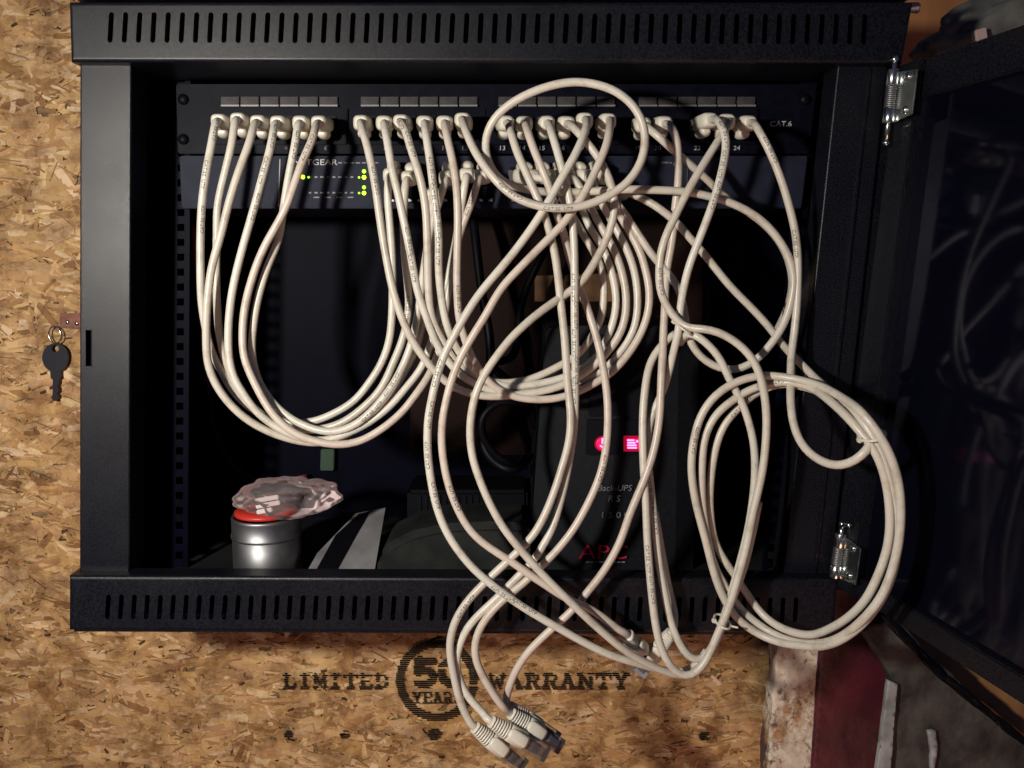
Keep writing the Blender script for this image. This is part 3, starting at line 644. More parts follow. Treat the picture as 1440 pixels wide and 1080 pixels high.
def ports_end(kind, first_px):
    if kind[0] == 'p':
        c = P(port_x(kind[1]), 176, YP-.0048); aim = P(first_px[0], first_px[1], YP-.034); up = Vector((0,0,-1))
    else:
        x, y = sport(kind[1], kind[2]); c = P(x, y, YS-.0018); aim = P(first_px[0], first_px[1], YS-.034); up = Vector((0,0,1 if kind[2] == 0 else -1))
    ax = (c-aim).normalized(); return c-ax*.029, ax, up
_pt = 0
def cable(label, start, path, end, m=0, print_at=(), Y0=0.0, off=0.0, inkface=0.25, group='patch cables', warp=None):
    pts = fillY(path, Y0)
    if warp: pts = [(x, y, Y+warp(x, y)) for x, y, Y in pts]
    W = [P(x,y,Y) for x,y,Y in pts]
    plugs = []
    def term(kind, near):
        if kind is None: return None
        if kind[0] == 'f':
            a = P(*kind[1]); b = P(*kind[2]); return a, (b-a).normalized(), Vector(kind[3]), True
        e, ax, up = ports_end(kind, near); return e, ax, up, False
    s_ = term(start, path[0][:2]); e_ = term(end, path[-1][:2])
    base = s_[0] if s_ else W[0]
    root = thing('patch_cable', label, 'patch cable', base, group)
    cp = list(W)
    if s_: cp = [s_[0]+s_[1]*.002, s_[0]-s_[1]*.0045]+cp[(0 if s_[3] else 1):]
    if e_: cp = cp[:(None if e_[3] else -1)]+[e_[0]-e_[1]*.0045, e_[0]+e_[1]*.002]
    ctr = spline(cp)
    MB().tube(ctr, RC, 12).build('jacket', M_jack[m], root, smooth=True)
    for t in (s_, e_):
        if not t: continue
        M = basis(t[1], t[2])
        if t[3]:
            b = place(ME_fboot, 'plug_boot', root, t[0], M); sub(ME_fhood, 'latch_cover', b)
            c_ = place(ME_fcon, 'connector', root, t[0], M); sub(ME_gold, 'contact', c_); sub(ME_wire, 'wire_pairs', c_)
        else:
            b = place(ME_boot, 'plug_boot', root, t[0], M); sub(ME_hood, 'latch_cover', b); place(ME_con, 'connector', root, t[0], M)
    # printed lettering along the jacket, wrapped on its surface
    if print_at:
        T, N, B = frames(ctr); L = [0]
        for a, b in zip(ctr, ctr[1:]): L.append(L[-1]+(b-a).length)
        vs, fs = text_geo('CAT.5E  UTP', 2); V = []; Fs = []; r = RC+.00010; sz = .0036
        def at(s):
            s = max(0, min(L[-1]-1e-5, s)); lo, hi = 0, len(L)-1
            while hi-lo > 1:
                md = (lo+hi)//2
                if L[md] <= s: lo = md
                else: hi = md
            t = (s-L[lo])/(L[hi]-L[lo]); return ctr[lo].lerp(ctr[hi], t), N[lo].lerp(N[hi], t).normalized(), B[lo].lerp(B[hi], t).normalized()
        for fr, fl in print_at:
            s0 = fr*L[-1]; c0, n0, b0 = at(s0); v = CAM-c0; a0 = math.atan2(v.dot(b0), v.dot(n0))+inkface*fl; k = 0
            for q in vs:
                c, n_, b_ = at(s0+q.x*sz*fl); a = a0-(q.y-.35)*sz*fl/r; V.append(c+(n_*math.cos(a)+b_*math.sin(a))*r)
            mesh('jacket_print', V, fs, M_ink, root); V = []
    return root
def pr(*a): return [(x, 1 if i % 2 else -1) for i, x in enumerate(a)]

G1 = 'patch cables in the left loop'; G2 = 'patch cables in the middle loop'; G3 = 'patch cables hanging out of the cabinet'
cable('patch cable in the first port at the far left, outermost strand of the left loop', ('p',0),
 [(306,170),(298,200,.002),(291,235,-.002),(284,285),(282,330),(282,383,-.004),(283,420),(288,455,0),(297,493),(312,523),(330,553,.004),(358,578),(392,592,.008),(420,595),(440,593),(462,585,.006),(497,565),(518,540),(537,510),(547,482),(551,448,.008),(552,400),(551,350),(547,300),(545,275,.012),(547,247)], ('s',0,0), 1, pr(.03,.10,.165), inkface=.35, group=G1)
cable('patch cable in the second port from the left, passing behind the third', ('p',1),
 [(333,168),(327,198,.004),(317,240,.003),(306,290),(305,330,.004),(304,380),(305,420),(308,467,.004),(315,502,.004),(328,533),(345,560,.004),(368,583),(400,600,.004),(430,605),(455,603),(480,595,.002),(505,578),(535,548),(553,510),(566,478,.006),(575,435),(573,397),(568,347),(567,313,.012),(568,285),(571,253)], ('s',1,0), 0, pr(.80), group=G1)
cable('patch cable in the third port from the left, crossing over to the outer edge', ('p',2),
 [(361,172),(351,200,-.002),(336,240,-.006),(322,285),(310,333,-.010),(299,370),(293,410),(290,450,-.012),(290,477),(292,510),(303,540),(322,567,-.010),(343,587),(367,602),(393,613,-.004),(422,621),(450,623,.002),(480,615),(505,600,.006),(540,568),(565,530),(585,490,.010),(597,440),(603,380),(607,320,.018),(609,278)], ('s',2,1), 0, pr(.90), group=G1)
cable('patch cable in the fourth port from the left with printed lettering on its drop', ('p',3),
 [(389,173),(381,205,-.002),(370,245,-.004),(358,290),(345,335,-.006),(333,380),(325,420),(321,465,-.010),(322,502),(328,530),(342,553,-.012),(357,575),(377,593),(402,608,-.012),(427,617),(455,620,-.008),(482,612),(513,598),(547,573,-.002),(573,543),(593,517,.004),(607,480),(618,440),(630,390,.008),(641,340),(648,295,.014),(652,270),(656,247)], ('s',4,0), 1, pr(.04,.09,.14), inkface=.3, group=G1)
cable('patch cable in the fifth port from the left, innermost strand of the left loop', ('p',4),
 [(421,173),(415,203,.004),(408,237,.003),(402,272,.002),(397,305),(391,340,.002),(377,372),(368,400),(360,433,0),(356,462),(354,493),(360,527,-.002),(373,553),(393,576,-.006),(418,594),(443,604),(468,608,-.010),(495,600),(522,579,-.008),(552,542),(570,507),(579,482,0),(588,440),(596,380,.008),(604,330),(614,295,.014),(621,272),(627,252)], ('s',3,0), 1, pr(.05,.62,.67), group=G1)
cable('patch cable in the sixth port from the left, lowest strand of the left loop', ('p',5),
 [(447,173),(439,198,-.002),(429,218,-.004),(417,250,-.006),(405,285,-.008),(392,312),(377,337,-.008),(363,367),(352,400),(344,433,-.008),(341,467),(343,502),(353,528,-.012),(367,556),(378,576),(393,593,-.016),(413,609),(437,619),(458,624,-.016),(480,626),(502,622),(530,608,-.012),(563,582),(587,552,-.006),(605,525,0),(618,490),(626,440,.006),(635,380),(648,325,.012),(663,285),(674,250)], ('s',5,0), 2, pr(.02,.06,.955), inkface=.3, group=G1)
# middle group
cable('patch cable from the seventh port, left edge of the middle bundle', ('p',6),
 [(507,172),(515,200,-.004),(522,230,-.008),(528,262,-.010),(533,298),(538,332,-.012),(545,372),(553,410),(565,447,-.014),(580,480),(596,503),(613,524,-.014),(635,543),(662,554,-.008),(690,558),(720,556,-.004),(752,552),(783,545),(815,530,-.002),(838,512),(860,488),(876,460,-.002),(881,422),(874,380),(863,350,.004),(850,327),(836,303,.012),(826,280),(808,250)], ('s',8,0), 0, pr(.12), group=G2)
cable('patch cable from the eighth port, second strand of the middle bundle', ('p',7),
 [(540,173),(545,200,-.004),(551,237,-.008),(558,265,-.010),(565,297),(572,330,-.012),(580,372),(588,413),(602,452,-.010),(611,478),(624,500),(642,522,-.008),(662,537),(690,549,-.002),(720,554),(752,551,.002),(783,545),(815,536),(845,523,.002),(864,505),(882,482),(893,458,.002),(897,422),(892,380),(880,347,.006),(867,323),(854,300,.012),(842,277),(833,250)], ('s',9,0), 1, pr(.21,.25), group=G2)
cable('patch cable from port 9, third strand of the middle bundle', ('p',8),
 [(563,171),(570,182,-.002),(577,207,-.006),(587,237,-.010),(594,264),(599,297,-.012),(601,347),(602,397),(607,447,-.008),(622,478),(638,505,-.004),(662,526),(693,538,0),(722,538),(750,532,.004),(780,518),(815,497),(832,474,.004),(845,450),(849,422),(847,380,.008),(833,350),(820,330),(808,308,.012),(793,283),(780,250)], ('s',7,0), 0, pr(.03,.08), inkface=-.2, group=G2)
cable('patch cable from port 10, fourth strand of the middle bundle', ('p',9),
 [(597,173),(600,195,-.003),(605,228,-.008),(610,270,-.011),(613,292),(617,330,-.012),(617,380),(621,420),(627,453,-.008),(634,473),(645,494,-.005),(666,520),(697,540,-.001),(733,543),(767,538,.001),(793,531),(817,520),(837,505,.002),(851,483),(862,455),(867,422,.002),(861,385),(853,360,.006),(842,338),(828,318,.012),(815,285),(788,258),(757,250)], ('s',6,0), 1, pr(.11,.15,.19,.23), inkface=.2, group=G2)
cable('patch cable in port 11 crossing to the bottom of the middle loop', ('p',10),
 [(625,173),(630,198,-.003),(637,228,-.008),(642,262,-.011),(644,297,-.013),(643,363),(643,413),(646,450,-.010),(653,474),(661,497,-.006),(674,520),(690,540,-.006),(710,553),(733,560,-.006),(768,562),(800,556,-.004),(838,538),(860,524),(882,500,-.002),(901,470),(912,437),(913,405,0),(908,380),(900,353),(884,323,.008),(868,296),(862,275),(857,250)], ('s',10,0), 2, pr(.30), group=G2)
cable('patch cable in port 12 that makes the big oval ring before the panel', ('p',11),
 [(650,168),(655,184,-.006),(667,212,-.016),(685,239,-.024),(705,262),(725,278,-.030),(750,288),(777,293,-.034),(807,292),(833,286,-.034),(860,273),(884,256,-.034),(898,236),(906,216,-.034),(908,192),(901,164,-.032),(884,141),(860,125,-.030),(832,117),(805,115,-.026),(772,121),(738,134,-.022),(708,153),(690,174,-.016),(682,200),(684,222,-.010),(693,243),(710,258,-.006),(735,265),(765,270,.002),(820,270,.010),(862,267,-.006),(885,266,-.010),(913,267),(960,269,-.010),(997,276),(1030,286,-.010),(1056,299),(1081,319,-.012),(1102,347),(1113,371),(1117,397,-.014),(1112,427),(1100,460),(1081,488,-.014),(1063,507),(1043,519,-.010),(1022,521),(1000,513,-.006),(980,496),(968,474),(963,443,-.004),(956,409),(945,390,.002),(921,364),(900,333,.006),(880,303,.010),(868,285),(858,278)], ('s',10,1), 0, pr(.10,.14), group=G3)
# third group: out of the cabinet
cable('patch cable in port 13 ending in the lowest, leftmost dangling plug', ('p',12),
 [(713,173),(719,188,-.004),(727,214,-.012),(740,243,-.018),(752,270),(760,288,-.022),(768,307),(774,330,-.020),(780,355),(785,390),(788,422,-.018),(792,455),(795,488),(797,522,-.020),(800,555),(803,593),(799,627,-.026),(791,655),(780,690),(768,720),(752,750,-.036),(730,774),(703,799),(679,822,-.040),(660,842),(644,865),(635,888,-.044),(632,915),(637,943),(643,972,-.046),(652,1000),(663,1018)], ('f',(667,1022,-.046),(744,1084,-.036),(.35,-1,.25)), 0, pr(.80), group=G3)
cable('patch cable in port 14 dropping behind the others to the right dangling plug', ('p',13),
 [(738,174),(743,188,-.004),(752,214,-.010),(765,244,-.014),(775,270),(784,305,-.012),(793,328),(798,350,-.008),(806,380),(818,412,-.004),(830,445,-.010),(841,482),(848,515,-.016),(853,548),(855,580),(853,625,-.022),(845,665),(827,708),(806,745,-.030),(790,766),(774,784),(757,800,-.034),(733,823),(708,843),(687,865,-.040),(673,887),(667,912),(672,937,-.044),(686,963),(700,985),(710,997)], ('f',(718,1003,-.038),(788,1050,-.026),(.3,-1,.4)), 2, pr(.55), group=G3)
cable('patch cable from port 15 hanging straight down to the middle dangling plug', ('p',14),
 [(770,173),(776,188,-.004),(782,207,-.010),(789,232,-.014),(797,262),(803,290,-.016),(807,337),(808,387,-.018),(808,447),(809,497,-.020),(809,547),(808,593),(804,627,-.020),(798,663),(786,713,-.026),(776,745),(763,768),(750,789,-.032),(726,813),(701,839),(676,862,-.038),(656,884),(646,908),(641,933,-.040),(645,955),(654,975),(668,991,-.044),(684,1008)], ('f',(690,1014,-.050),(767,1060,-.042),(.3,-1,.3)), 1, pr(.28,.32,.36,.40,.43), inkface=-.3, group=G3)
cable('patch cable in port 16 with large CAT.5E UTP print below the bottom rail', ('p',15),
 [(798,174),(806,179,-.004),(820,194,-.012),(835,212),(847,230,-.014),(857,250),(863,270,-.012),(865,288),(863,305,-.012),(858,323),(850,344,-.012),(837,367),(823,391,-.014),(810,404),(795,414,-.016),(767,433),(742,453,-.030),(717,477),(700,499,-.036),(683,523),(670,550,-.040),(663,580),(661,612,-.040),(665,645),(673,670),(686,702,-.044),(707,741),(726,766),(746,789,-.050),(767,812),(789,834,-.052),(812,856),(831,874,-.052),(850,891),(871,909,-.048),(890,922),(913,935,-.042),(937,945),(962,951,-.036),(982,943),(998,920,-.034),(1012,890),(1026,852,-.034),(1044,805),(1058,750),(1067,705)], None, 0, [(.835,-1),(.90,-1),(.955,-1)], inkface=.15, group=G3)
cable('patch cable in port 17, outer of two parallel curves left of the battery backup', ('p',16),
 [(823,168),(825,178,-.008),(818,198,-.018),(807,221,-.024),(790,250),(773,281,-.026),(757,307),(734,340,-.028),(712,368),(695,388,-.030),(672,416),(650,451,-.034),(638,473),(625,498,-.036),(616,524),(608,557,-.038),(602,590),(601,622),(602,645,-.038),(606,675),(614,713,-.040),(624,740),(640,768,-.042),(667,801),(707,834,-.046),(747,861),(787,884,-.048),(830,908),(863,923,-.044),(893,932),(930,942,-.034),(958,946),(978,938,-.028),(994,915)], None, 1, pr(.40,.45,.50,.55,.70,.73), inkface=-.3, group=G3)
cable('patch cable in port 18, inner of two parallel curves left of the battery backup', ('p',17),
 [(857,169),(857,182,-.008),(854,201,-.016),(845,224,-.020),(833,250),(821,274,-.022),(810,290),(797,309,-.024),(780,327),(755,352,-.026),(730,378),(705,405,-.028),(682,445),(663,475,-.030),(648,502),(637,528,-.030),(628,560),(622,592),(621,622,-.032),(624,650),(631,683,-.034),(643,715),(658,742),(675,760,-.036),(697,776),(720,790),(743,807,-.040),(768,823),(790,838,-.042),(813,849),(832,857,-.038),(853,872),(873,888)], ('f',(882,893,-.034),(908,935,.004),(.6,-.6,.5)), 2, pr(.66), group=G3)
# fourth group
cable('short looking patch cable in port 19 running back into the dark cabinet', ('p',18),
 [(905,176),(919,186,-.002),(935,200,-.004),(950,214,.002),(970,231),(990,248,.010),(1004,262,.016),(1022,280),(1045,294,.018),(1070,311),(1090,331,.02),(1106,358),(1114,390,.03),(1108,430),(1090,470,.08)], None, 0, (), group=G3)
cable('patch cable in port 20 passing right of the lights to the hindmost dangling plug', ('p',19),
 [(936,174),(946,180,-.002),(952,196,-.004),(954,220),(954,258,.002),(950,285),(947,325,.004),(943,353),(938,378,.004),(936,405),(935,435),(933,465,-.006),(932,497),(930,530,-.016),(929,560),(927,592,-.022),(920,632),(909,667,-.028),(896,698),(885,724,-.030),(876,752),(863,780,-.032),(848,805),(833,824,-.032),(815,847),(797,866,-.032),(775,885),(757,902,-.032),(740,920),(727,940,-.032),(718,958),(713,978)], ('f',(716,994,-.030),(782,1040,-.016),(.3,-1,.5)), 2, (), group=G3)
cable('patch cable in port 22 with lettering, twisting down into the narrow hanging loop', ('p',21),
 [(1001,168),(1012,173,-.010),(1021,192,-.016),(1020,217),(1013,250,-.020),(1005,278),(990,320,-.020),(978,350),(967,380,-.018),(961,408),(957,428,-.014),(956,448),(953,472,-.014),(947,495),(942,518,-.008),(936,540),(927,562,-.010),(917,584),(911,610,-.014),(910,635),(913,665,-.018),(916,692),(919,720),(923,758,-.026),(928,800),(935,835),(939,856,-.032),(945,880),(953,900),(965,920,-.038),(978,929),(990,926),(1004,905,-.034),(1018,868),(1036,808,-.030),(1052,745),(1060,692),(1062,657,-.026),(1060,623),(1053,593),(1042,562),(1028,538,-.024),(1010,500),(992,481),(975,468,-.022),(964,470),(957,482,.0)], None, 1, pr(.055,.085,.115,.42,.45), inkface=.2, group=G3)
cable('patch cable in port 23, front strand of the narrow hanging loop', ('p',22),
 [(1025,170),(1014,192,-.004),(1000,214,-.008),(982,243,-.016),(965,273,-.018),(948,307),(935,335,-.018),(928,362),(927,388,-.018),(929,412),(938,433,-.018),(952,450),(964,461,-.022),(988,462,-.030),(1010,466),(1031,478,-.034),(1052,496),(1066,519,-.038),(1074,548),(1078,583,-.040),(1077,623),(1072,665,-.042),(1064,700),(1058,725),(1050,767,-.044),(1039,808),(1027,848,-.046),(1016,876),(1004,904,-.048),(993,930),(979,947,-.050),(964,952),(948,945,-.050),(935,925),(927,903,-.046),(921,872),(916,830,-.040),(912,783),(910,750,-.032),(908,700),(905,657,-.024),(904,620),(904,585,-.018),(908,540),(915,508),(926,490,-.006),(940,476),(950,469)], None, 0, pr(.195,.74,.77), inkface=.2, group=G3)
def coil_out(x, y):   # the coil leans out of the cabinet, in front of the open door
    if y < 515: return 0
    t = max(0, min(1, (x-1050)/190)); return -.078*t*t*(3-2*t)*min(1, (y-515)/60)
cable('patch cable in port 24 at the far right, wound into the large round coil', ('p',23),
 [(1056,173),(1065,180,-.008),(1078,203,-.012),(1090,230),(1102,262,-.014),(1110,290),(1118,323,-.014),(1122,360),(1122,400,-.014),(1120,440),(1117,470,-.016),(1113,497),(1112,533,-.024),(1112,567),(1115,592,-.030),(1123,617),(1138,637,-.034),(1160,651),(1183,655,-.036),(1204,648),(1219,633,-.034),(1230,612,-.024),(1226,594),(1208,580,-.020),(1185,567),(1160,553),(1130,544,-.020),(1103,539),(1067,550,-.018),(1038,574),(1018,598,-.018),(1007,627),(1001,660,-.018),(998,700),(1000,735,-.018),(1005,762),(1018,787,-.020),(1035,811),(1053,839,-.022),(1073,865),(1094,881,-.028),(1118,890),(1142,893,-.030),(1167,884),(1192,869,-.032),(1217,844),(1235,809,-.034),(1248,771),(1252,735,-.034),(1250,700),(1244,668,-.032),(1233,638),(1214,612,-.030),(1195,590),(1165,562,-.028),(1140,545),(1110,537,-.026),(1080,540),(1052,549,-.024),(1030,563),(1012,577,-.024),(998,597),(990,620,-.024),(987,660),(988,710,-.024),(995,757),(1005,797,-.026),(1020,825),(1037,851,-.028),(1062,875),(1087,891,-.030),(1118,903),(1152,905,-.034),(1182,896),(1212,873,-.038),(1238,842),(1255,801,-.040),(1264,762),(1267,720,-.040),(1263,675),(1251,637,-.038),(1234,607),(1212,580,-.034),(1184,559),(1152,542,-.032),(1123,534),(1085,528,-.028),(1052,531),(1023,543,-.028),(1000,562),(985,586,-.028),(976,617),(972,657,-.028),(977,700),(985,733,-.028),(993,762),(1001,795,-.030),(1010,824),(1024,853,-.034),(1043,876),(1069,893,-.036),(1094,903),(1125,908,-.036),(1157,909),(1188,897,-.036),(1218,872),(1242,838,-.034),(1258,795),(1262,750,-.034),(1258,705),(1247,660,-.032),(1232,622),(1212,590,-.026),(1183,562),(1150,535,-.014),(1123,508),(1103,488,-.008),(1081,459),(1056,432,-.004),(1030,406),(1010,382,-.002),(987,353),(968,332,-.002),(952,313),(930,295,-.002),(912,283),(895,275,.004),(882,270)], ('s',11,1), 0, pr(.02,.05,.205,.42,.70), inkface=.3, group=G3, warp=coil_out)
cable('loose cable end with a grey clear plug behind the narrow hanging loop', ('f',(944,890,-.020),(905,938,.0),(-.6,-.6,-.5)),
 [(947,880,-.022),(950,868,-.018),(946,850,-.012),(940,825,-.012),(933,790,-.012),(927,755,-.010),(921,720)], None, 1, (), group=G3)
def tie(px, py, Y, ang, rx, ry, label):
    c = P(px, py, Y); t = thing('cable_tie', label, 'cable tie', c); pts = []
    M = Matrix.Rotation(R(ang), 3, 'Y')
    for k in range(25):
        a = 2*math.pi*k/24; pts.append(c+M @ Vector((rx*math.cos(a), ry*math.sin(a), .0010*math.sin(a))))
    MB().tube(pts, .00095, 6).build('band', M_tie, t, smooth=True)
    MB().box(c+M @ Vector((-rx-.001, -.002, 0)), .0030, .0034, .0032, M).build('head', M_tie, t, bevel=.0005)
    if px < 1200: MB().tube(spline([c+M @ Vector((rx*.9,-ry*.5,0)), c+M @ Vector((rx+.003,-ry*.6,.0004)), c+M @ Vector((rx+.0035,-ry*.75,.0010))]), .0008, 6).build('tail', M_tie, t, smooth=True)
tie(1016, 874, -.041, 14, .0058, .0105, 'pale twist tie round the lower right side of the narrow hanging loop')
tie(1226, 612, -.104, -18, .0078, .0100, 'pale twist tie binding the upper right of the large round coil')
tie(961, 462, -.016, 35, .0080, .0110, 'pale twist tie at the knot on top of the narrow hanging loop')

# ---------------------------------------------------------------- swung open glass door on the right
HB = P(1170, 822, -0.006); HT = P(1263, 92, -0.006)
DU = Vector((math.sin(R(10.8)), -math.cos(R(10.8)), 0)); DV = HT-HB; DVn = DV.normalized(); DN = DU.cross(DVn).normalized()   # DN points away from the cabinet opening
if DN.x < 0: DN = -DN
door = thing('cabinet_door', 'smoked glass cabinet door in a black frame, swung open at the right edge', 'cabinet door', HB)
H = DV.length
def dbox(name, u0, u1, v0, v1, n0, n1, m, bevel=.001):
    a = [HB+DU*u+DVn*v+DN*n0 for u, v in ((u0,v0),(u1,v0),(u1,v1),(u0,v1))]; o = MB().ext(a, DN*(n1-n0)).build(name, m, door, bevel=bevel); return o
WD = .545
dbox('stile', -.002, .024, 0, H, .0008, .020, M_paint); dbox('stile', WD-.022, WD, 0, H, .004, .020, M_paint)
dbox('rail', .0242, WD-.0222, 0, .015, .0044, .0196, M_paint); dbox('rail', .0242, WD-.0222, H-.026, H, .0044, .0196, M_paint)
dbox('glass_pane', .0243, WD-.0223, .0152, H-.0262, .0095, .0135, M_glass, 0)
for v, px, py in ((H*.93,0,0),(H*.465,0,0),(H*.06,0,0)):
    p = HB+DU*.013+DVn*v+DN*.004
    MB().lathe([(.0042,0),(.0042,-.0010),(.003,-.0022),(.0006,-.0028)], p, DN, 14).build('screw', M_chrome, door, smooth=True)
def hinge(top, bot, Yh, pin, spr):
    a = P(*top, Yh); b = P(*bot, Yh); ax = (b-a); L = ax.length; ax.normalize()
    o = MB().lathe([(.0042,0),(.0044,.0005),(.0044,L*.30),(.0040,L*.30+.0004)], a, ax, 16).lathe([(.0042,L*.72),(.0044,L*.725),(.0044,L-.0005),(.0040,L)], a, ax, 16).build('hinge', M_chrome, door, smooth=True)
    # leaves: one on the door, one on the post
    mbp = MB(); c = a+ax*L*.5+DU*.0055+DN*.001
    pts = [a+DU*.004+DN*.0015+ax*.002, a+DU*.024+DN*.0015+ax*.004, a+DU*.024+DN*.0015+ax*(L*.92), a+DU*.004+DN*.0015+ax*(L*.98)]
    mbp.ext(pts, DN*.0014); mbp.build('hinge_leaf', M_chrome, o, bevel=.0004)
    for s_ in (.2,.8): MB().lathe([(.0028,0),(.0028,-.0008),(.0014,-.0015)], a+DU*.015+DN*.0015+ax*L*s_, DN, 10).build('rivet', M_chrome, o, smooth=True)
    pts = []; n = 9*14; ex = ax.orthogonal().normalized(); ey = ax.cross(ex)
    for k in range(n+1):
        t = k/n; an = 2*math.pi*spr*t; pts.append(a+ax*(L*(.30+.42*t))+(ex*math.cos(an)+ey*math.sin(an))*.0036)
    MB().tube(pts, .00075, 6).build('hinge_spring', M_steel, o, smooth=True)
    MB().tube([a-ax*.006, a, b, b+ax*(.012 if pin else .001)], .0016, 8).build('hinge_pin', M_chrome, o, smooth=True)
    q_ = [b+ax*.013, a-ax*.007] if pin else [a-ax*.007]
    for c in q_: MB().lathe([(.0002,-.0026),(.0018,-.002),(.0027,0),(.0018,.002),(.0002,.0026)], c, ax, 12, False).build('pin_ball', M_chrome, o, smooth=True)
    if not pin: MB().tube(spline([a-ax*.004, a-ax*.0085+DU*.002, a-ax*.009+DU*.010]), .0019, 8).build('pin_handle', M_chrome, o, smooth=True)
hinge((1257,98), (1249,174), -.013, True, 11)
hinge((1183,750), (1174,812), -.013, False, 11)

# ---------------------------------------------------------------- key on its ring, left of the cabinet
YK = YW-.0062
kt = MB().prism([(83,441),(114,440),(115,462),(84,461)], YK-.001, YK+.003).build('tab', M_leather, None, bevel=.0006)
tab = tag(kt, 'small red brown tab sticking out from the left side of the cabinet', 'tab')
for px, py in ((95,453),(108,455)):
    MB().lathe([(.0022,0),(.002,-.0008),(.0006,-.0013)], P(px,py,YK-.001), Vector((0,1,0)), 10).build('rivet', M_chrome, tab, smooth=True)
rc = P(77.5, 471, YK-.002); pts = []
for k in range(49):
    a = 2*math.pi*k/24; pts.append(rc+Vector((.0062*math.cos(a), .0012*math.cos(a*.5), .0084*math.sin(a))))
tag(MB().tube(pts, .00062, 6).build('key_ring', M_chrome, None, smooth=True, base=rc), 'thin silver split ring holding the black key', 'key ring')
# key: disc bow with an eccentric hole, toothed blade
mb = MB(); cx, cy = 77.5, 503; hx, hy = 77.5, 490; n = 40; Yk = YK-.002
O = []; I = []
for i in range(n):
    a = 2*math.pi*i/n; O.append((cx+18.6*math.sin(a), cy-20.5*math.cos(a))); I.append((hx+5.0*math.sin(a), hy-5.2*math.cos(a)))
f0 = [P(x,y,Yk) for x,y in O]+[P(x,y,Yk) for x,y in I]; d = Vector((0,.0024,0)); vs = f0+[p+d for p in f0]
fs = []
for i in range(n):
    j = (i+1) % n; fs += [(i,n+i,n+j,j),(2*n+i,2*n+j,3*n+j,3*n+i),(i,j,2*n+j,2*n+i),(n+i,3*n+i,3*n+j,n+j)]
key = tag(mb.add(vs, fs).build('key', M_key, None, bevel=.0004), 'black key with round bow hanging on the board left of the cabinet', 'key')
MB().prism([(70,518),(85,517),(85.5,532),(83,534),(83,540),(80.5,543),(83,546),(83,550),(80,553),(82.5,556),(82.5,559),(79.5,564),(75,564),(73.5,561),(74,534),(71,532)], Yk+.0005, Yk+.0019).build('blade', M_key, key, bevel=.0002)

# ---------------------------------------------------------------- right: brown board, posts, slab, bag
bw = MB().prism([(1060,-120),(1700,-120),(1700,1300),(1050,1300)], YW+.03, YW+.05).build('wall', M_brown); tag(bw, 'brown board wall to the right of the cabinet', None, None, 'structure')
def rough_post(name, poly, Y0, Y1, m, label, cat, amp, cuts=40):
    bm = bmesh.new(); n = len(poly)
    o = MB().prism(poly, Y0, Y1); me = bpy.data.meshes.new(name); c = sum((Vector(v) for v in o.v), Vector())/len(o.v)
    me.from_pydata([tuple(v-c) for v in o.v], [], o.f); bm.from_mesh(me); bmesh.ops.triangulate(bm, faces=bm.faces)
    for _ in range(5):
        es = [e for e in bm.edges if e.calc_length() > .006]
        if not es: break
        bmesh.ops.subdivide_edges(bm, edges=es, cuts=1, use_grid_fill=False); bmesh.ops.triangulate(bm, faces=[f for f in bm.faces if len(f.verts) > 3])
    bm.normal_update()
    for v in bm.verts:
        p = v.co*55; d_ = noise.noise(p)*.6+noise.noise(p*2.7)*.35+noise.noise(p*6)*.2
        v.co += v.normal*d_*amp
    bm.to_mesh(me); bm.free(); me.polygons.foreach_set('use_smooth', [True]*len(me.polygons)); me.materials.append(m)
    ob = link(name, me, None, c); return tag(ob, label, cat)
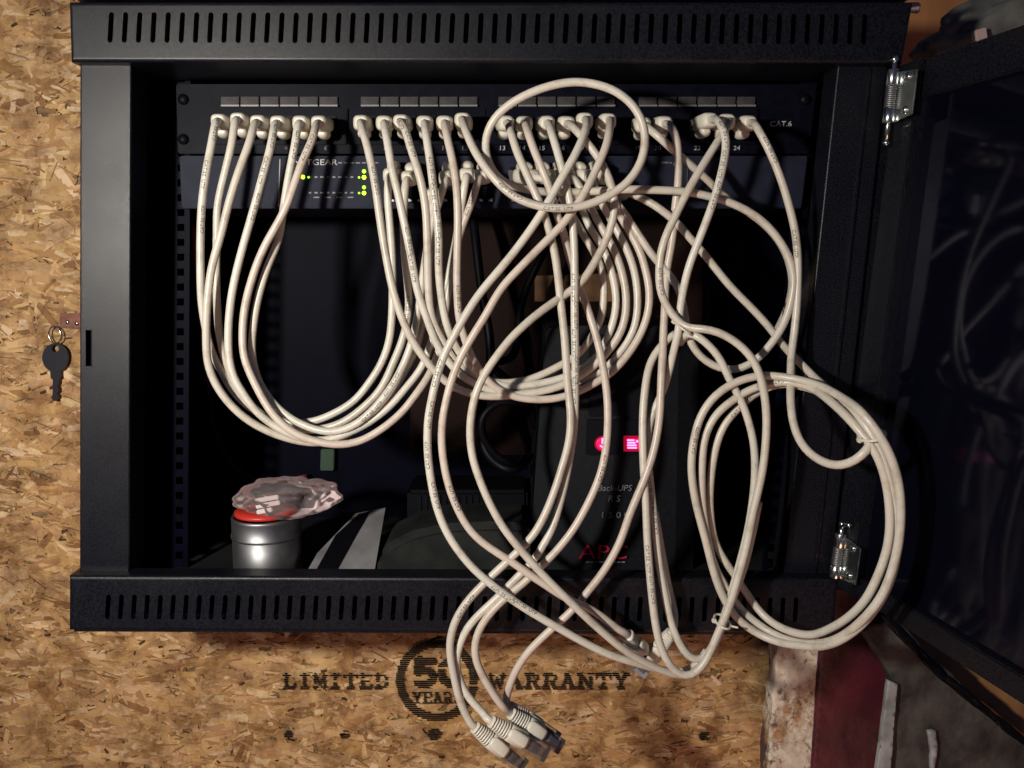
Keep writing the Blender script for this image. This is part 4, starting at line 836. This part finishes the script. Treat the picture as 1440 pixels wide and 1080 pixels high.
def peel_mat():
    m = mat('peeling_paint', (0.7,0.6,0.5), 0.6, 0, .3); b = m.node_tree.nodes['Principled BSDF']; tc = nd(m, 'ShaderNodeTexCoord')
    def layer(scale, lo, hi, col, prev, detail=9, inv=False, stretch=(1,1,1)):
        mp = nd(m, 'ShaderNodeMapping'); mp.inputs['Scale'].default_value = stretch; ln(m, tc.outputs['Object'], mp.inputs[0])
        n = nd(m, 'ShaderNodeTexNoise', i_Scale=scale, i_Detail=detail, i_Roughness=.7); ln(m, mp.outputs[0], n.inputs['Vector'])
        r = nd(m, 'ShaderNodeMapRange'); r.inputs[1].default_value = lo; r.inputs[2].default_value = hi; ln(m, n.outputs['Fac'], r.inputs[0])
        mx = nd(m, 'ShaderNodeMixRGB'); ln(m, r.outputs[0], mx.inputs[0]); mx.inputs[2].default_value = (*col,1)
        if isinstance(prev, tuple): mx.inputs[1].default_value = (*prev,1)
        else: ln(m, prev, mx.inputs[1])
        return mx.outputs[0]
    c = layer(45, .42, .60, (0.56,0.46,0.36), (0.78,0.70,0.58))
    c = layer(17, .53, .61, (0.40,0.21,0.09), c, stretch=(1,1,.6))
    c = layer(120, .54, .64, (0.16,0.11,0.09), c)
    c = layer(14, .59, .63, (0.10,0.06,0.06), c)
    v = nd(m, 'ShaderNodeTexVoronoi', feature='DISTANCE_TO_EDGE', i_Scale=42.0); ns = nd(m, 'ShaderNodeTexNoise', i_Scale=30.0, i_Detail=6.0); ln(m, tc.outputs['Object'], ns.inputs['Vector'])
    ad_ = nd(m, 'ShaderNodeVectorMath', operation='MULTIPLY_ADD'); ad_.inputs[1].default_value = (.09,.09,.12); ln(m, ns.outputs['Color'], ad_.inputs[0]); ln(m, tc.outputs['Object'], ad_.inputs[2]); ln(m, ad_.outputs[0], v.inputs['Vector'])
    r = nd(m, 'ShaderNodeMapRange'); r.inputs[1].default_value = .0; r.inputs[2].default_value = .035
    mk = nd(m, 'ShaderNodeTexNoise', i_Scale=16.0, i_Detail=3.0); ln(m, tc.outputs['Object'], mk.inputs['Vector']); mk2 = nd(m, 'ShaderNodeMapRange'); mk2.inputs[1].default_value = .56; mk2.inputs[2].default_value = .44; ln(m, mk.outputs['Fac'], mk2.inputs[0])
    ad2 = nd(m, 'ShaderNodeMath', operation='ADD'); ln(m, v.outputs['Distance'], ad2.inputs[0]); ln(m, mk2.outputs[0], ad2.inputs[1]); ln(m, ad2.outputs[0], r.inputs[0])
    mx = nd(m, 'ShaderNodeMixRGB'); mx.inputs[1].default_value = (0.20,0.13,0.09,1); ln(m, r.outputs[0], mx.inputs[0]); ln(m, c, mx.inputs[2]); ln(m, mx.outputs[0], b.inputs['Base Color'])
    bp = nd(m, 'ShaderNodeBump', i_Strength=.8, i_Distance=.0025); ln(m, ns.outputs['Fac'], bp.inputs['Height']); ln(m, bp.outputs[0], b.inputs['Normal'])
    return m
m_peel = peel_mat()
rough_post('pale_post', [(1098,850),(1161,850),(1141,1130),(1076,1130)], .135, .16, m_peel, 'pale wooden post with peeling cream paint under the round coil', 'post', .0042)
m_redp = vary(mat('dark_red_paint', (0.16,0.02,0.03), 0.5), 18, (0.040,0.006,0.011), (0.105,0.012,0.021), .35, .65, 5, .3, 200)
rough_post('red_post', [(1161,826),(1226,826),(1270,930),(1248,1130),(1138,1130),(1153,905)], .131, .17, m_redp, 'dark red painted post right of the pale peeling post', 'post', .0009)
m_slab = vary(mat('grey_slab', (0.12,0.11,0.10), 0.75), 30, (0.018,0.0155,0.015), (0.075,0.066,0.060), .36, .66, 12, .9, 70, bdist=.003)
rough_post('slab', [(1210,884),(1258,868),(1300,912),(1470,1072),(1470,1130),(1238,1130),(1257,962),(1243,936)], .06, .072, m_slab, 'rough grey slab slanting down to the lower right under the open door', 'slab', .0026)
m_strip = vary(mat('pale_grey_strip', (0.3,0.3,0.3), 0.6), 40, (0.18,0.18,0.18), (0.36,0.36,0.37), bump=.4)
rough_post('strip', [(1249,958),(1262,962),(1249,1130),(1227,1130)], .054, .059, m_strip, 'narrow pale grey strip on the left edge of the slanting slab', 'strip', .0010)
rough_post('plaster_drip', [(1306,1030),(1316,1028),(1319,1050),(1314,1085),(1309,1092),(1310,1060)], .0555, .062, m_strip, 'pale plaster drip running down the face of the slanting slab', 'plaster drip', .0012)
rough_post('rubber_edge', [(1236,866),(1244,862),(1330,948),(1480,1068),(1480,1080),(1322,956)], .055, .062, M_dark, 'black ragged edging along the top of the slanting slab', 'edging', .0022)
rough_post('orange_batten', [(1250,858),(1300,880),(1490,1020),(1490,1072),(1335,950),(1245,866)], .10, .115, vary(mat('orange_wood', (0.34,0.15,0.05), 0.6), 30, (0.22,0.09,0.03), (0.40,0.19,0.07), bump=.3, stretch=(1,1,.3)), 'strip of orange wood showing between the door and the slanting slab', 'batten', .0008)
bagm = vary(mat('grey_cloth', (0.10,0.10,0.095), 0.8), 30, (0.06,0.06,0.058), (0.13,0.13,0.12), bump=.4, bscale=300)
bm = bmesh.new(); bmesh.ops.create_icosphere(bm, subdivisions=5, radius=1)
for v in bm.verts:
    p = v.co.copy(); d_ = 1+.16*noise.noise(p*2.2+Vector((9,0,0)))+.07*noise.noise(p*6)
    v.co = Vector((p.x*.075*d_+p.z*.012, p.y*.03*d_, p.z*.034*d_+p.x*.018))
me = bpy.data.meshes.new('cloth_bundle'); bm.to_mesh(me); bm.free(); me.polygons.foreach_set('use_smooth', [True]*len(me.polygons)); me.materials.append(bagm)
cb = link('cloth_bundle', me, None, P(1432, 28, .10)); tag(cb, 'grey cloth bundle above the open door in the top right corner', 'cloth bundle')
MB().prism([(1372,42),(1388,38),(1390,54),(1374,58)], .066, .069).build('pale_patch', mat('pale_patch', (0.42,0.30,0.29), 0.6), cb, bevel=.0008)
tag(MB().prism([(1281,2),(1296,3),(1294,18),(1280,16)], .03, .034).build('bracket', mat('pink_grey', (0.36,0.26,0.27), 0.6), None, bevel=.001), 'small pinkish grey bracket at the top right corner of the cabinet', 'bracket')
